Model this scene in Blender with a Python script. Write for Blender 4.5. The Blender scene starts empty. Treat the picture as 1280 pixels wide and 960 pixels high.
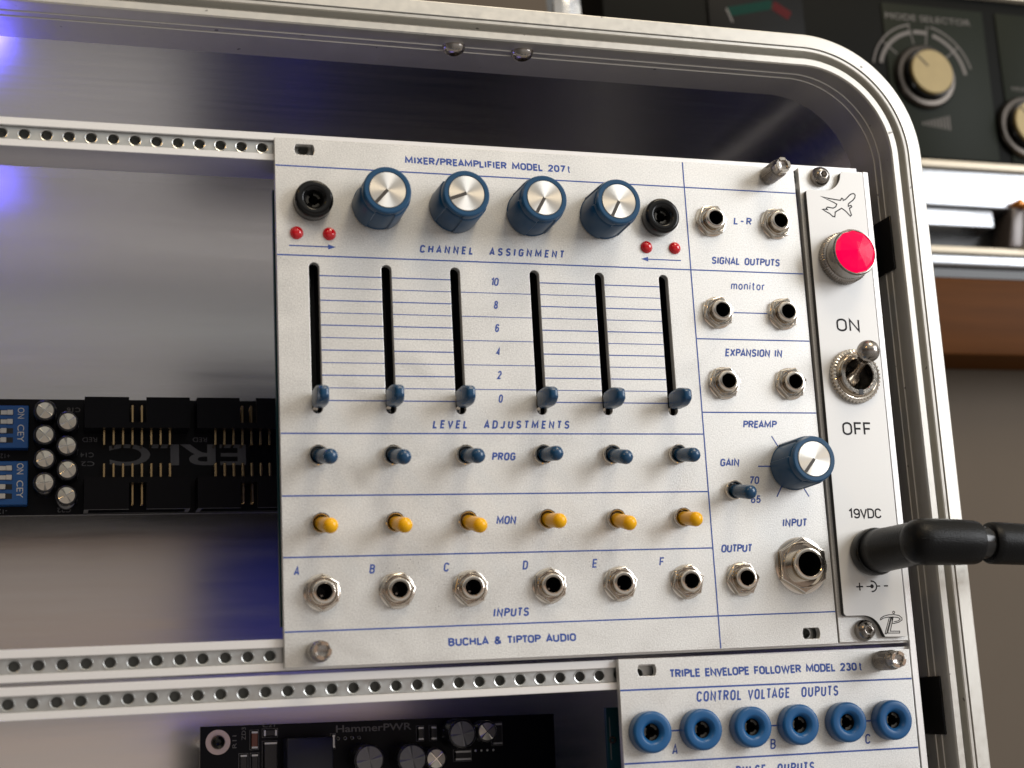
import bpy, bmesh, math, random
from mathutils import Vector, Matrix, Quaternion
random.seed(7)
S = 0.001                      # all shapes below are written in millimetres
PI = math.pi
sc = bpy.context.scene
COL = sc.collection

def conv(x, y, z):             # front-view millimetres (x right, y up, z towards the viewer) -> scene metres
    return Vector((x * S, -z * S, y * S))

# ------------------------------------------------------------------ camera
cam = bpy.data.cameras.new('camera')
cam.sensor_width = 36.0
cam.lens = 52.316
cam.clip_start = 0.01
cam.clip_end = 50
cam.dof.use_dof = True
cam.dof.focus_distance = 0.392
cam.dof.aperture_fstop = 16.0
camo = bpy.data.objects.new('camera', cam)
COL.objects.link(camo)
_r = Vector((0.9555635, -0.2902721, -0.0513869))
_u = Vector((-0.0116398, -0.2113373, 0.9773439))
_b = Vector((-0.2945556, -0.933316, -0.2053249))
M = Matrix((_r, _u, _b)).transposed().to_4x4()
M.translation = Vector((-0.0512393, -0.3456386, -0.1374615))
camo.matrix_world = M
sc.camera = camo

# ------------------------------------------------------------------ room light
w = bpy.data.worlds.new('World')
sc.world = w
w.use_nodes = True
nt = w.node_tree
nt.nodes.clear()
wo = nt.nodes.new('ShaderNodeOutputWorld')
bg = nt.nodes.new('ShaderNodeBackground')
tc = nt.nodes.new('ShaderNodeTexCoord')
sep = nt.nodes.new('ShaderNodeSeparateXYZ')
ramp = nt.nodes.new('ShaderNodeValToRGB')
def wmath(op, a, b):
    n = nt.nodes.new('ShaderNodeMath'); n.operation = op
    for k, v in enumerate((a, b)):
        if isinstance(v, (int, float)): n.inputs[k].default_value = v
        else: nt.links.new(v, n.inputs[k])
    return n.outputs[0]
def wrange(v, a0, a1, b0, b1):
    n = nt.nodes.new('ShaderNodeMapRange'); n.interpolation_type = 'SMOOTHSTEP'
    for k, q in zip(('From Min', 'From Max', 'To Min', 'To Max'), (a0, a1, b0, b1)): n.inputs[k].default_value = q
    nt.links.new(v, n.inputs['Value'])
    return n.outputs[0]
nt.links.new(tc.outputs['Generated'], sep.inputs[0])
# floor to ceiling colours of the room, dimmer towards the left wall and behind the case
nt.links.new(wrange(sep.outputs['Z'], -1.0, 1.0, 0.0, 1.0), ramp.inputs[0])
cr = ramp.color_ramp
cr.elements[0].position = 0.0
cr.elements[0].color = (0.42, 0.38, 0.34, 1)
cr.elements[1].position = 1.0
cr.elements[1].color = (0.60, 0.57, 0.52, 1)
for p_, c_ in ((0.30, (0.66, 0.635, 0.62)), (0.42, (0.60, 0.56, 0.53)), (0.505, (0.62, 0.44, 0.34)), (0.529, (0.50, 0.365, 0.29)), (0.555, (0.19, 0.16, 0.14)), (0.606, (0.19, 0.18, 0.17)), (0.625, (0.20, 0.195, 0.19)), (0.642, (0.26, 0.26, 0.26)), (0.68, (0.32, 0.32, 0.325)), (0.78, (0.92, 0.89, 0.83)), (0.93, (0.90, 0.87, 0.80))):
    e = cr.elements.new(p_); e.color = (*c_, 1)
dim = wmath('MULTIPLY', wrange(sep.outputs['X'], -0.75, 0.05, 0.30, 1.0), wrange(sep.outputs['Y'], -0.1, 0.7, 1.0, 0.35))
nt.links.new(ramp.outputs[0], bg.inputs['Color'])
nt.links.new(wmath('MULTIPLY', dim, 0.70), bg.inputs['Strength'])
nt.links.new(bg.outputs[0], wo.inputs[0])

def area(name, loc, target, sx, sy, power, color):
    l = bpy.data.lights.new(name, 'AREA')
    l.shape = 'RECTANGLE'
    l.size = sx; l.size_y = sy
    l.energy = power; l.color = color
    o = bpy.data.objects.new(name, l)
    COL.objects.link(o)
    o.location = conv(*loc)
    d = conv(*target) - o.location
    o.rotation_euler = d.to_track_quat('-Z', 'Y').to_euler()
    return o

area('window_light', (1080, 280, 760), (70, -60, 0), 0.64, 0.70, 10.6, (0.95, 0.97, 1.0))
area('ceiling_light', (330, 800, 480), (70, -70, 0), 0.35, 0.40, 3.6, (1.0, 0.83, 0.60))
area('bulb_light', (-350, 420, 500), (70, -70, 0), 0.04, 0.04, 0.35, (1.0, 0.60, 0.22))

sc.view_settings.view_transform = 'Standard'
sc.view_settings.look = 'None'
sc.view_settings.exposure = 0.12
sc.view_settings.gamma = 1.0
sc.cycles.max_bounces = 10
sc.cycles.glossy_bounces = 6
sc.cycles.sample_clamp_indirect = 6.0
sc.cycles.caustics_reflective = False
sc.cycles.caustics_refractive = False

# ------------------------------------------------------------------ materials
MATS = {}
def mat(name, color, metallic=0.0, rough=0.5, coat=0.0, coat_rough=0.05, spec=0.5, noise=0.0, nscale=800.0,
        bump=0.0, bscale=3000.0, aniso=0.0, radial=False, emit=None, estr=0.0, rvar=0.0, stretch=None, trans=0.0, smudge=0.0, nicks=0.0):
    m = bpy.data.materials.new(name)
    m.use_nodes = True
    t = m.node_tree
    b = t.nodes['Principled BSDF']
    b.inputs['Base Color'].default_value = (*color, 1)
    b.inputs['Metallic'].default_value = metallic
    b.inputs['Roughness'].default_value = rough
    b.inputs['Coat Weight'].default_value = coat
    b.inputs['Coat Roughness'].default_value = coat_rough
    b.inputs['Specular IOR Level'].default_value = spec
    b.inputs['Transmission Weight'].default_value = trans
    if emit:
        b.inputs['Emission Color'].default_value = (*emit, 1)
        b.inputs['Emission Strength'].default_value = estr
    co = t.nodes.new('ShaderNodeTexCoord')
    src = co.outputs['Object']
    if stretch:
        mp = t.nodes.new('ShaderNodeMapping')
        mp.inputs['Scale'].default_value = stretch
        t.links.new(src, mp.inputs['Vector'])
        src = mp.outputs[0]
    if noise or rvar:
        n = t.nodes.new('ShaderNodeTexNoise')
        n.inputs['Scale'].default_value = nscale
        n.inputs['Detail'].default_value = 4
        t.links.new(src, n.inputs['Vector'])
        if noise:
            mx = t.nodes.new('ShaderNodeMix'); mx.data_type = 'RGBA'
            mx.inputs[6].default_value = (*[c * (1 - noise) for c in color], 1)
            mx.inputs[7].default_value = (*[min(1, c * (1 + noise)) for c in color], 1)
            t.links.new(n.outputs['Fac'], mx.inputs[0])
            t.links.new(mx.outputs[2], b.inputs['Base Color'])
        if rvar:
            r = t.nodes.new('ShaderNodeMapRange')
            r.inputs['From Min'].default_value = 0.3; r.inputs['From Max'].default_value = 0.7
            r.inputs['To Min'].default_value = max(0.02, rough - rvar); r.inputs['To Max'].default_value = rough + rvar
            t.links.new(n.outputs['Fac'], r.inputs['Value'])
            t.links.new(r.outputs[0], b.inputs['Roughness'])
    if nicks:
        nk = t.nodes.new('ShaderNodeTexNoise'); nk.inputs['Scale'].default_value = 420; nk.inputs['Detail'].default_value = 1
        t.links.new(co.outputs['Object'], nk.inputs['Vector'])
        nr = t.nodes.new('ShaderNodeMapRange')
        nr.inputs['From Min'].default_value = 0.77; nr.inputs['From Max'].default_value = 0.80
        nr.inputs['To Min'].default_value = 0.0; nr.inputs['To Max'].default_value = nicks
        t.links.new(nk.outputs['Fac'], nr.inputs['Value'])
        mk = t.nodes.new('ShaderNodeMix'); mk.data_type = 'RGBA'
        mk.inputs[6].default_value = (*color, 1); mk.inputs[7].default_value = (0.16, 0.15, 0.14, 1)
        t.links.new(nr.outputs[0], mk.inputs[0])
        t.links.new(mk.outputs[2], b.inputs['Base Color'])
    if smudge:
        sn = t.nodes.new('ShaderNodeTexNoise'); sn.inputs['Scale'].default_value = 45; sn.inputs['Detail'].default_value = 6
        sn.inputs['Distortion'].default_value = 1.5
        t.links.new(co.outputs['Object'], sn.inputs['Vector'])
        sr = t.nodes.new('ShaderNodeMapRange')
        sr.inputs['From Min'].default_value = 0.3; sr.inputs['From Max'].default_value = 0.7
        sr.inputs['To Min'].default_value = -smudge; sr.inputs['To Max'].default_value = smudge
        t.links.new(sn.outputs['Fac'], sr.inputs['Value'])
        ad = t.nodes.new('ShaderNodeMath'); ad.operation = 'ADD'; ad.use_clamp = True
        old = b.inputs['Roughness'].links
        if old: t.links.new(old[0].from_socket, ad.inputs[0])
        else: ad.inputs[0].default_value = rough
        t.links.new(sr.outputs[0], ad.inputs[1])
        t.links.new(ad.outputs[0], b.inputs['Roughness'])
    if bump:
        n2 = t.nodes.new('ShaderNodeTexNoise')
        n2.inputs['Scale'].default_value = bscale
        n2.inputs['Detail'].default_value = 3
        t.links.new(src, n2.inputs['Vector'])
        bp = t.nodes.new('ShaderNodeBump')
        bp.inputs['Strength'].default_value = bump
        bp.inputs['Distance'].default_value = 0.0001
        t.links.new(n2.outputs['Fac'], bp.inputs['Height'])
        t.links.new(bp.outputs[0], b.inputs['Normal'])
    if aniso:
        b.inputs['Anisotropic'].default_value = aniso
        tg = t.nodes.new('ShaderNodeTangent')
        if radial:
            tg.direction_type = 'RADIAL'; tg.axis = 'Z'
        else:
            tg.direction_type = 'RADIAL'; tg.axis = 'X'
        t.links.new(tg.outputs[0], b.inputs['Tangent'])
    MATS[name] = m
    return m

FACE = mat('sandblasted_silver', (0.725, 0.717, 0.692), 0.5, 0.42, noise=0.30, nscale=2600, bump=0.45, bscale=3000, rvar=0.07, smudge=0.10)
FACE_EDGE = mat('bare_aluminium_edge', (0.75, 0.73, 0.70), 0.9, 0.3)
OVERLAY = mat('white_overlay', (0.77, 0.765, 0.75), 0.15, 0.42, noise=0.03, nscale=2500, bump=0.05)
CORE = mat('black_board_core', (0.01, 0.01, 0.012), 0, 0.5)
BLUEP = mat('blue_print', (0.034, 0.085, 0.36), 0, 0.45)
BLACKP = mat('black_print', (0.010, 0.008, 0.011), 0, 0.5, spec=0.2)
KNOB = mat('dark_blue_plastic', (0.0045, 0.060, 0.145), 0, 0.30, spec=0.55, bump=0.05, bscale=5000)
LEVBLUE = mat('blue_vinyl', (0.004, 0.052, 0.13), 0, 0.24, spec=0.6)
YELLOW = mat('yellow_vinyl', (0.92, 0.46, 0.0), 0, 0.25, spec=0.4)
SOCKBLUE = mat('sky_blue_plastic', (0.011, 0.092, 0.25), 0, 0.33, spec=0.4)
BLACKG = mat('glossy_black_plastic', (0.006, 0.006, 0.006), 0, 0.15, spec=0.3)
BLACKM = mat('matte_black_plastic', (0.004, 0.004, 0.0042), 0, 0.34, spec=0.17, bump=0.9, bscale=2600)
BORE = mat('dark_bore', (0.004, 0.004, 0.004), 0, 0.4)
SPUN = mat('spun_aluminium', (0.78, 0.745, 0.68), 1.0, 0.36, aniso=0.85, radial=True)
NICKEL = mat('nickel', (0.70, 0.64, 0.56), 1.0, 0.13, rvar=0.04, nscale=1500, smudge=0.05)
STEEL = mat('dark_steel', (0.36, 0.33, 0.30), 1.0, 0.24, rvar=0.06, nscale=1500)
LEDRED = mat('red_lens', (0.58, 0.002, 0.008), 0, 0.06, spec=0.6, coat=0.4, emit=(0.6, 0.0, 0.01), estr=0.06)  # slight emission added so the lens looks brighter
PILOT = mat('lit_red_lens', (0.30, 0.0, 0.01), 0, 0.2, spec=0.12, emit=(1.0, 0.0, 0.07), estr=0.95)
CASE_IN = mat('satin_case_aluminium', (0.76, 0.755, 0.775), 1.0, 0.24, bump=0.05, bscale=900, rvar=0.03, nscale=400, stretch=(0.06, 1, 1))
BACKM = mat('satin_back_aluminium', (0.80, 0.785, 0.765), 1.0, 0.24, bump=0.04, bscale=900, rvar=0.03, nscale=300, stretch=(0.06, 1, 1))
RIM = mat('extruded_aluminium', (0.66, 0.64, 0.59), 0.6, 0.36, bump=0.08, bscale=1500, rvar=0.06, nscale=500, smudge=0.03, nicks=0.8)
RAIL = mat('brushed_rail_aluminium', (0.92, 0.91, 0.90), 0.45, 0.34, bump=0.15, bscale=2500, noise=0.04, nscale=1500)
ZINC = mat('zinc_strip', (0.56, 0.57, 0.56), 0.9, 0.36, noise=0.15, nscale=500, rvar=0.08)
PCBT = mat('teal_circuit_board', (0.004, 0.045, 0.055), 0, 0.35)
PCBK = mat('black_circuit_board', (0.004, 0.0045, 0.007), 0, 0.32, spec=0.14)
SILK = mat('grey_silkscreen', (0.15, 0.15, 0.16), 0, 0.5)
WHITEP = mat('white_plastic', (0.72, 0.71, 0.68), 0, 0.35)
DIPB = mat('dip_blue_plastic', (0.006, 0.10, 0.36), 0, 0.35)
CAPTOP = mat('capacitor_top', (0.60, 0.57, 0.50), 1.0, 0.32)
CAPBODY = mat('capacitor_sleeve', (0.012, 0.012, 0.016), 0, 0.25)
GOLD = mat('gold_pin', (0.52, 0.38, 0.20), 1.0, 0.25)
HDR = mat('header_plastic', (0.004, 0.004, 0.006), 0, 0.45, spec=0.12)
DKCAP = mat('grey_capacitor_top', (0.22, 0.22, 0.22), 0.8, 0.45)
AMPF = mat('amplifier_black_face', (0.003, 0.0035, 0.003), 0, 0.55, spec=0.08)
AMPF2 = mat('amplifier_olive_face', (0.010, 0.013, 0.008), 0, 0.5, spec=0.10)
AMPTXT = mat('amplifier_print', (0.16, 0.148, 0.14), 0, 0.6, spec=0.1)
BRASS = mat('champagne_cap', (0.21, 0.155, 0.062), 0.4, 0.45, noise=0.1, nscale=200)
CHROME = mat('chrome_trim', (0.46, 0.475, 0.50), 1.0, 0.33, rvar=0.1, nscale=60)
IVORY = mat('ivory_trim', (0.62, 0.55, 0.43), 0.3, 0.4)
FOIL = mat('silver_foil', (0.7, 0.7, 0.7), 1.0, 0.2, bump=1.0, bscale=250)
WOOD = mat('orange_brown_wood', (0.085, 0.029, 0.005), 0, 0.5, spec=0.08, noise=0.35, nscale=60, stretch=(0.3, 4, 6))
WALLM = mat('taupe_wall', (0.105, 0.082, 0.060), 0, 0.85, noise=0.05, nscale=40)
mat('dark_contact', (0.06, 0.057, 0.05), 0.8, 0.4)  # dark metal for the socket contacts
mat('bezel_metal', (0.06, 0.052, 0.045), 1.0, 0.3)
mat('hole_metal', (0.50, 0.50, 0.48), 1.0, 0.28)
mat('hole_shade', (0.15, 0.155, 0.145), 0.6, 0.45)  # dark tone put in for the shade seen through the rail holes
LEDBLUE = mat('lit_blue_led', (0.05, 0.05, 0.9), 0, 0.2, emit=(0.06, 0.05, 1.0), estr=12.0)
METER_G = mat('meter_green', (0.0, 0.028, 0.019), 0, 0.6, spec=0.1)
METER_R = mat('meter_red', (0.065, 0.005, 0.006), 0, 0.6, spec=0.1)
CLEAR = mat('meter_face', (0.006, 0.006, 0.006), 0, 0.5, spec=0.1)

# ------------------------------------------------------------------ mesh helpers
def link(name, me, m, parent=None, loc=(0, 0, 0), rotz=0.0, sharp=35):
    o = bpy.data.objects.new(name, me)
    COL.objects.link(o)
    if m is not None and not me.materials:
        me.materials.append(m)
    if parent is not None:
        o.parent = parent
        o.location = Vector(loc) * S
        o.rotation_euler = (0, 0, rotz)
    if sharp is not None:
        me.polygons.foreach_set('use_smooth', [True] * len(me.polygons))
        me.set_sharp_from_angle(angle=math.radians(sharp))
    return o

def finish(name, bm, m, parent=None, loc=(0, 0, 0), rotz=0.0, sharp=35, bevel=0.0, seg=2):
    bmesh.ops.recalc_face_normals(bm, faces=bm.faces)
    if bevel:
        ed = [e for e in bm.edges if len(e.link_faces) == 2 and e.calc_face_angle(0) > 0.6]
        bmesh.ops.bevel(bm, geom=ed, offset=bevel, segments=seg, profile=0.5, affect='EDGES', clamp_overlap=True)
    bmesh.ops.scale(bm, vec=(S, S, S), verts=bm.verts)
    me = bpy.data.meshes.new(name)
    bm.to_mesh(me)
    bm.free()
    return link(name, me, m, parent, loc, rotz, sharp)

def box(bm, x0, x1, y0, y1, z0, z1):
    vs = [bm.verts.new((x, y, z)) for z in (z0, z1) for x, y in ((x0, y0), (x1, y0), (x1, y1), (x0, y1))]
    for f in ((3, 2, 1, 0), (4, 5, 6, 7), (0, 1, 5, 4), (1, 2, 6, 5), (2, 3, 7, 6), (3, 0, 4, 7)):
        bm.faces.new([vs[i] for i in f])

def lathe(bm, prof, cx=0, cy=0, seg=48, rfun=None, caps=True, tilt=None):
    rings = []
    for k, (r, z) in enumerate(prof):
        ring = []
        for i in range(seg):
            a = 2 * PI * i / seg
            rr = r if rfun is None else rfun(a, r, z, k)
            v = Vector((cx + rr * math.cos(a), cy + rr * math.sin(a), z))
            ring.append(bm.verts.new(v))
        rings.append(ring)
    for a, b in zip(rings, rings[1:]):
        for i in range(seg):
            j = (i + 1) % seg
            bm.faces.new((a[i], a[j], b[j], b[i]))
    if caps:
        bm.faces.new(list(reversed(rings[0])))
        bm.faces.new(rings[-1])
    return rings

def prism(bm, pts, z0, z1):
    a = [bm.verts.new((x, y, z0)) for x, y in pts]
    b = [bm.verts.new((x, y, z1)) for x, y in pts]
    n = len(pts)
    bm.faces.new(list(reversed(a)))
    bm.faces.new(b)
    for i in range(n):
        bm.faces.new((a[i], a[(i + 1) % n], b[(i + 1) % n], b[i]))

def flat(bm, pts, z):
    bm.faces.new([bm.verts.new((x, y, z)) for x, y in pts])

def strip(bm, x0, y0, x1, y1, wd, z):            # a printed line of width wd
    d = Vector((x1 - x0, y1 - y0)); d.normalize()
    n = Vector((-d.y, d.x)) * wd / 2
    flat(bm, [(x0 - n.x, y0 - n.y), (x1 - n.x, y1 - n.y), (x1 + n.x, y1 + n.y), (x0 + n.x, y0 + n.y)], z)

def polyline(bm, pts, wd, z, closed=False):
    n = len(pts)
    P = [Vector(p) for p in pts]
    L, Rr = [], []
    for i in range(n):
        a = P[i - 1] if (closed or i > 0) else P[i]
        b = P[(i + 1) % n] if (closed or i < n - 1) else P[i]
        d1 = (P[i] - a); d2 = (b - P[i])
        if d1.length < 1e-9: d1 = d2
        if d2.length < 1e-9: d2 = d1
        d1 = d1.normalized(); d2 = d2.normalized()
        t = d1 + d2
        if t.length < 1e-6: t = d1
        t.normalize()
        nn = Vector((-t.y, t.x))
        k = max(0.45, abs(nn.dot(Vector((-d1.y, d1.x)))))
        L.append(bm.verts.new((*(P[i] + nn * wd / 2 / k), z)))
        Rr.append(bm.verts.new((*(P[i] - nn * wd / 2 / k), z)))
    for i in range(n if closed else n - 1):
        j = (i + 1) % n
        bm.faces.new((Rr[i], Rr[j], L[j], L[i]))

def rrect(x0, x1, y0, y1, r, seg=8):
    out = []
    for cx, cy, a0 in ((x1 - r, y1 - r, 0), (x0 + r, y1 - r, 90), (x0 + r, y0 + r, 180), (x1 - r, y0 + r, 270)):
        for i in range(seg + 1):
            a = math.radians(a0 + 90 * i / seg)
            out.append((cx + r * math.cos(a), cy + r * math.sin(a)))
    return out

def circle(cx, cy, r, n=40):
    return [(cx + r * math.cos(2 * PI * i / n), cy + r * math.sin(2 * PI * i / n)) for i in range(n)]

def curve_mesh(cv):
    tmp = bpy.data.objects.new('tmp', cv)
    COL.objects.link(tmp)
    dg = bpy.context.evaluated_depsgraph_get()
    me = bpy.data.meshes.new_from_object(tmp.evaluated_get(dg))
    bpy.data.objects.remove(tmp)
    return me

def plate(name, outer, holes, z0, z1, m, parent, bev=0.15, loc=(0, 0, 0)):
    cv = bpy.data.curves.new('outline', 'CURVE')
    cv.dimensions = '2D'; cv.fill_mode = 'BOTH'
    for pts in [outer] + holes:
        sp = cv.splines.new('POLY')
        sp.points.add(len(pts) - 1)
        for p, (x, y) in zip(sp.points, pts):
            p.co = (x, y, 0, 1)
        sp.use_cyclic_u = True
    cv.extrude = (z1 - z0) / 2 - bev
    cv.bevel_depth = bev
    cv.bevel_resolution = 2
    cv.offset = -bev
    me = curve_mesh(cv)
    bpy.data.curves.remove(cv)
    me.transform(Matrix.Translation((0, 0, (z0 + z1) / 2)))
    me.transform(Matrix.Scale(S, 4))
    me.name = name
    me.materials.clear()
    return link(name, me, m, parent, loc, sharp=30)

def text_pts(body, shear, spacing, bold):
    cv = bpy.data.curves.new('lettering', 'FONT')
    cv.body = body
    cv.size = 1.0
    cv.shear = shear
    cv.space_character = spacing
    cv.offset = bold
    cv.resolution_u = 5
    me = curve_mesh(cv)
    bpy.data.curves.remove(cv)
    return me

def EL(cx, cy, rx, ry, a0, a1, n=7):
    return [(cx + rx * math.cos(math.radians(a0 + (a1 - a0) * i / n)), cy + ry * math.sin(math.radians(a0 + (a1 - a0) * i / n))) for i in range(n + 1)]
_P = [(0, 0), (0, 1), (.22, 1)] + EL(.24, .755, .26, .245, 90, -90) + [(0, .51)]
GL = {                                   # single-stroke drawing of every character: width, [(closed, points)]
    ' ': (.30, []),
    'A': (.58, [(0, [(0, 0), (.29, 1), (.58, 0)]), (0, [(.10, .27), (.48, .27)])]),
    'B': (.50, [(0, [(0, 0), (0, 1), (.22, 1)] + EL(.24, .77, .23, .23, 90, -90) + [(0, .54)]), (0, [(.20, .54)] + EL(.24, .27, .26, .27, 90, -90) + [(0, 0)])]),
    'C': (.50, [(0, EL(.25, .73, .25, .27, 10, 180) + EL(.25, .27, .25, .27, 180, 350))]),
    'D': (.51, [(1, [(0, 0), (0, 1), (.18, 1)] + EL(.21, .70, .30, .30, 90, 0) + EL(.21, .30, .30, .30, 0, -90) + [(.18, 0)])]),
    'E': (.42, [(0, [(.42, 0), (0, 0), (0, 1), (.42, 1)]), (0, [(0, .52), (.37, .52)])]),
    'F': (.41, [(0, [(0, 0), (0, 1), (.41, 1)]), (0, [(0, .50), (.36, .50)])]),
    'G': (.52, [(0, EL(.25, .73, .25, .27, 12, 180) + EL(.25, .27, .25, .27, 180, 360) + [(.50, .47), (.27, .47)])]),
    'H': (.50, [(0, [(0, 0), (0, 1)]), (0, [(.5, 0), (.5, 1)]), (0, [(0, .52), (.5, .52)])]),
    'I': (.04, [(0, [(.02, 0), (.02, 1)])]),
    'J': (.40, [(0, EL(.19, .21, .19, .21, 190, 360) + [(.38, 1)])]),
    'L': (.40, [(0, [(0, 1), (0, 0), (.40, 0)])]),
    'M': (.74, [(0, [(0, 0), (0.03, 1), (.37, .18), (.71, 1), (.74, 0)])]),
    'N': (.52, [(0, [(0, 0), (0, 1), (.52, 0), (.52, 1)])]),
    'O': (.52, [(1, EL(.26, .72, .26, .28, 0, 180) + EL(.26, .28, .26, .28, 180, 360))]),
    'P': (.50, [(0, _P)]),
    'R': (.51, [(0, _P), (0, [(.22, .51), (.51, 0)])]),
    'S': (.50, [(0, EL(.25, .755, .23, .245, 15, 262) + EL(.25, .255, .25, .255, 82, -165))]),
    'T': (.48, [(0, [(0, 1), (.48, 1)]), (0, [(.24, 1), (.24, 0)])]),
    'U': (.50, [(0, [(0, 1)] + EL(.25, .26, .25, .26, 180, 360) + [(.5, 1)])]),
    'V': (.54, [(0, [(0, 1), (.27, 0), (.54, 1)])]),
    'X': (.54, [(0, [(0, 0), (.54, 1)]), (0, [(0, 1), (.54, 0)])]),
    'Y': (.52, [(0, [(0, 1), (.26, .45), (.52, 1)]), (0, [(.26, .47), (.26, 0)])]),
    'W': (.92, [(0, [(0, 1), (.23, 0), (.46, .92), (.69, 0), (.92, 1)])]),
    '0': (.48, [(1, EL(.24, .71, .24, .29, 0, 180) + EL(.24, .29, .24, .29, 180, 360))]),
    '1': (.26, [(0, [(0, .80), (.20, 1), (.20, 0)])]),
    '2': (.47, [(0, EL(.23, .74, .23, .26, 172, -32) + [(0, 0), (.47, 0)])]),
    '3': (.47, [(0, EL(.23, .765, .21, .235, 160, -84)), (0, EL(.23, .265, .24, .265, 84, -165))]),
    '4': (.52, [(0, [(.38, 0), (.38, 1), (0, .26), (.52, .26)])]),
    '5': (.47, [(0, [(.44, 1), (.07, 1), (.03, .52)] + EL(.23, .31, .24, .31, 130, -160))]),
    '6': (.48, [(1, EL(.24, .30, .24, .30, 0, 345, 14)), (0, [(0, .30)] + EL(.25, .70, .25, .30, 180, 25))]),
    '7': (.46, [(0, [(0, 1), (.46, 1), (.15, 0)])]),
    '8': (.48, [(1, EL(.24, .76, .21, .24, 0, 340, 12)), (1, EL(.24, .26, .24, .26, 0, 340, 12))]),
    '9': (.48, [(1, EL(.24, .70, .24, .30, 0, 345, 14)), (0, [(.48, .70)] + EL(.23, .30, .25, .30, 0, -155))]),
    '&': (.60, [(0, [(.60, 0), (.13, .66)] + EL(.27, .82, .15, .18, 200, -40) + [(.08, .40)] + EL(.24, .25, .23, .25, 140, 330) + [(.57, .47)])]),
    '/': (.36, [(0, [(0, -.12), (.36, 1.12)])]),
    '-': (.36, [(0, [(0, .45), (.36, .45)])]),
    't': (.30, [(0, [(.12, 1)] + EL(.24, .14, .12, .14, 180, 290)), (0, [(0, .72), (.28, .72)])]),
    'm': (.66, [(0, [(0, 0), (0, .72)]), (0, [(0, .48)] + EL(.165, .54, .165, .18, 170, 0) + [(.33, 0)]), (0, [(.33, .48)] + EL(.495, .54, .165, .18, 170, 0) + [(.66, 0)])]),
    'n': (.40, [(0, [(0, 0), (0, .72)]), (0, [(0, .48)] + EL(.2, .52, .2, .20, 170, 0) + [(.4, 0)])]),
    'o': (.44, [(1, EL(.22, .36, .22, .36, 0, 345, 14))]),
    'i': (.04, [(0, [(.02, 0), (.02, .72)]), (0, [(.02, .86), (.02, 1)])]),
    'r': (.26, [(0, [(0, 0), (0, .72)]), (0, [(0, .44)] + EL(.2, .50, .2, .22, 170, 75))]),
}
def kern(body, k):
    if k + 1 >= len(body): return 0.0
    a, b = body[k], body[k + 1]
    v = 0.0
    if a in 'LEFTPYVA/': v += 0.045
    if b in 'TYVAJ/': v += 0.045
    if a in 'LTP' and b in 'AVYTO': v += 0.05
    if a in 'IHMNU' and b in 'IHMNBDEFLPRU': v -= 0.04
    return v
def letter(parent, body, x0, x1, y, h, m, wd=0.36, shear=0.0, gap=0.22, z=0.03, rot=0.0, name='printed_caption'):
    """stroke lettering fitted between x0 and x1, cap height h, stroke width wd"""
    total = sum(GL[c][0] for c in body) + gap * (len(body) - 1) - sum(kern(body, k) for k in range(len(body) - 1))
    lean = shear * h
    kx = (x1 - x0 - wd - lean) / total
    bm = bmesh.new()
    pen = 0.0
    lay = 0
    wd *= 1.10
    for ci, c in enumerate(body):
        gw, strokes = GL[c]
        for cl, pts in strokes:
            q = []
            for px, py in pts:
                yy = wd / 2 + py * (h - wd)
                q.append((x0 + wd / 2 + (pen + px) * kx + shear * yy, y + yy))
            polyline(bm, q, wd, z + 0.003 * (lay % 4), closed=bool(cl))
            lay += 1
        pen += gw + gap - kern(body, ci)
    if rot:
        bmesh.ops.rotate(bm, cent=((x0 + x1) / 2, y + h / 2, 0), matrix=Matrix.Rotation(rot, 3, 'Z'), verts=bm.verts)
    return finish(name, bm, m, parent, sharp=None)

def text(parent, body, x0, x1, y, h, m, z=0.03, shear=0.0, spacing=1.0, bold=0.0, rot=0.0, ref='H', cy=None, name='printed_caption'):
    """lettering fitted between x0 and x1 with cap height h on baseline y; rot turns it about its own middle"""
    me = text_pts(body, shear, spacing, bold)
    xs = [v.co.x for v in me.vertices]; ys = [v.co.y for v in me.vertices]
    capm = text_pts(ref, 0, 1, bold)
    cy0 = min(v.co.y for v in capm.vertices); cy1 = max(v.co.y for v in capm.vertices)
    bpy.data.meshes.remove(capm)
    sx = (x1 - x0) / (max(xs) - min(xs)); sy = h / (cy1 - cy0)
    for v in me.vertices:
        v.co = Vector(((v.co.x - min(xs)) * sx + x0, (v.co.y - cy0) * sy + y, 0))
    if rot:
        c = Vector(((x0 + x1) / 2, y + h / 2, 0))
        R = Matrix.Rotation(rot, 4, 'Z')
        for v in me.vertices:
            v.co = R @ (v.co - c) + c
    me.transform(Matrix.Translation((0, 0, z)))
    me.transform(Matrix.Scale(S, 4))
    me.name = name
    me.materials.clear()
    return link(name, me, m, parent, sharp=None)

def thing(name, label, cat, at=(0, 0, 0), turn=0.0, group=None):
    o = bpy.data.objects.new(name, None)
    o.empty_display_size = 0.01
    COL.objects.link(o)
    o.location = conv(*at)
    o.rotation_euler = (PI / 2, -turn, 0)
    # local frame: x right, y up, z towards the viewer; 'turn' spins it in its own plane
    o.rotation_euler = (Matrix.Rotation(PI / 2, 3, 'X') @ Matrix.Rotation(turn, 3, 'Z')).to_euler()
    o['label'] = label; o['category'] = cat
    if group: o['group'] = group
    return o

def dup(o, parent, loc=None, rotz=None):
    c = o.copy(); COL.objects.link(c); c.parent = parent
    if loc is not None: c.location = Vector(loc) * S
    if rotz is not None: c.rotation_euler = (0, 0, rotz)
    for ch in list(o.children):
        d = ch.copy(); COL.objects.link(d); d.parent = c
    return c

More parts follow.
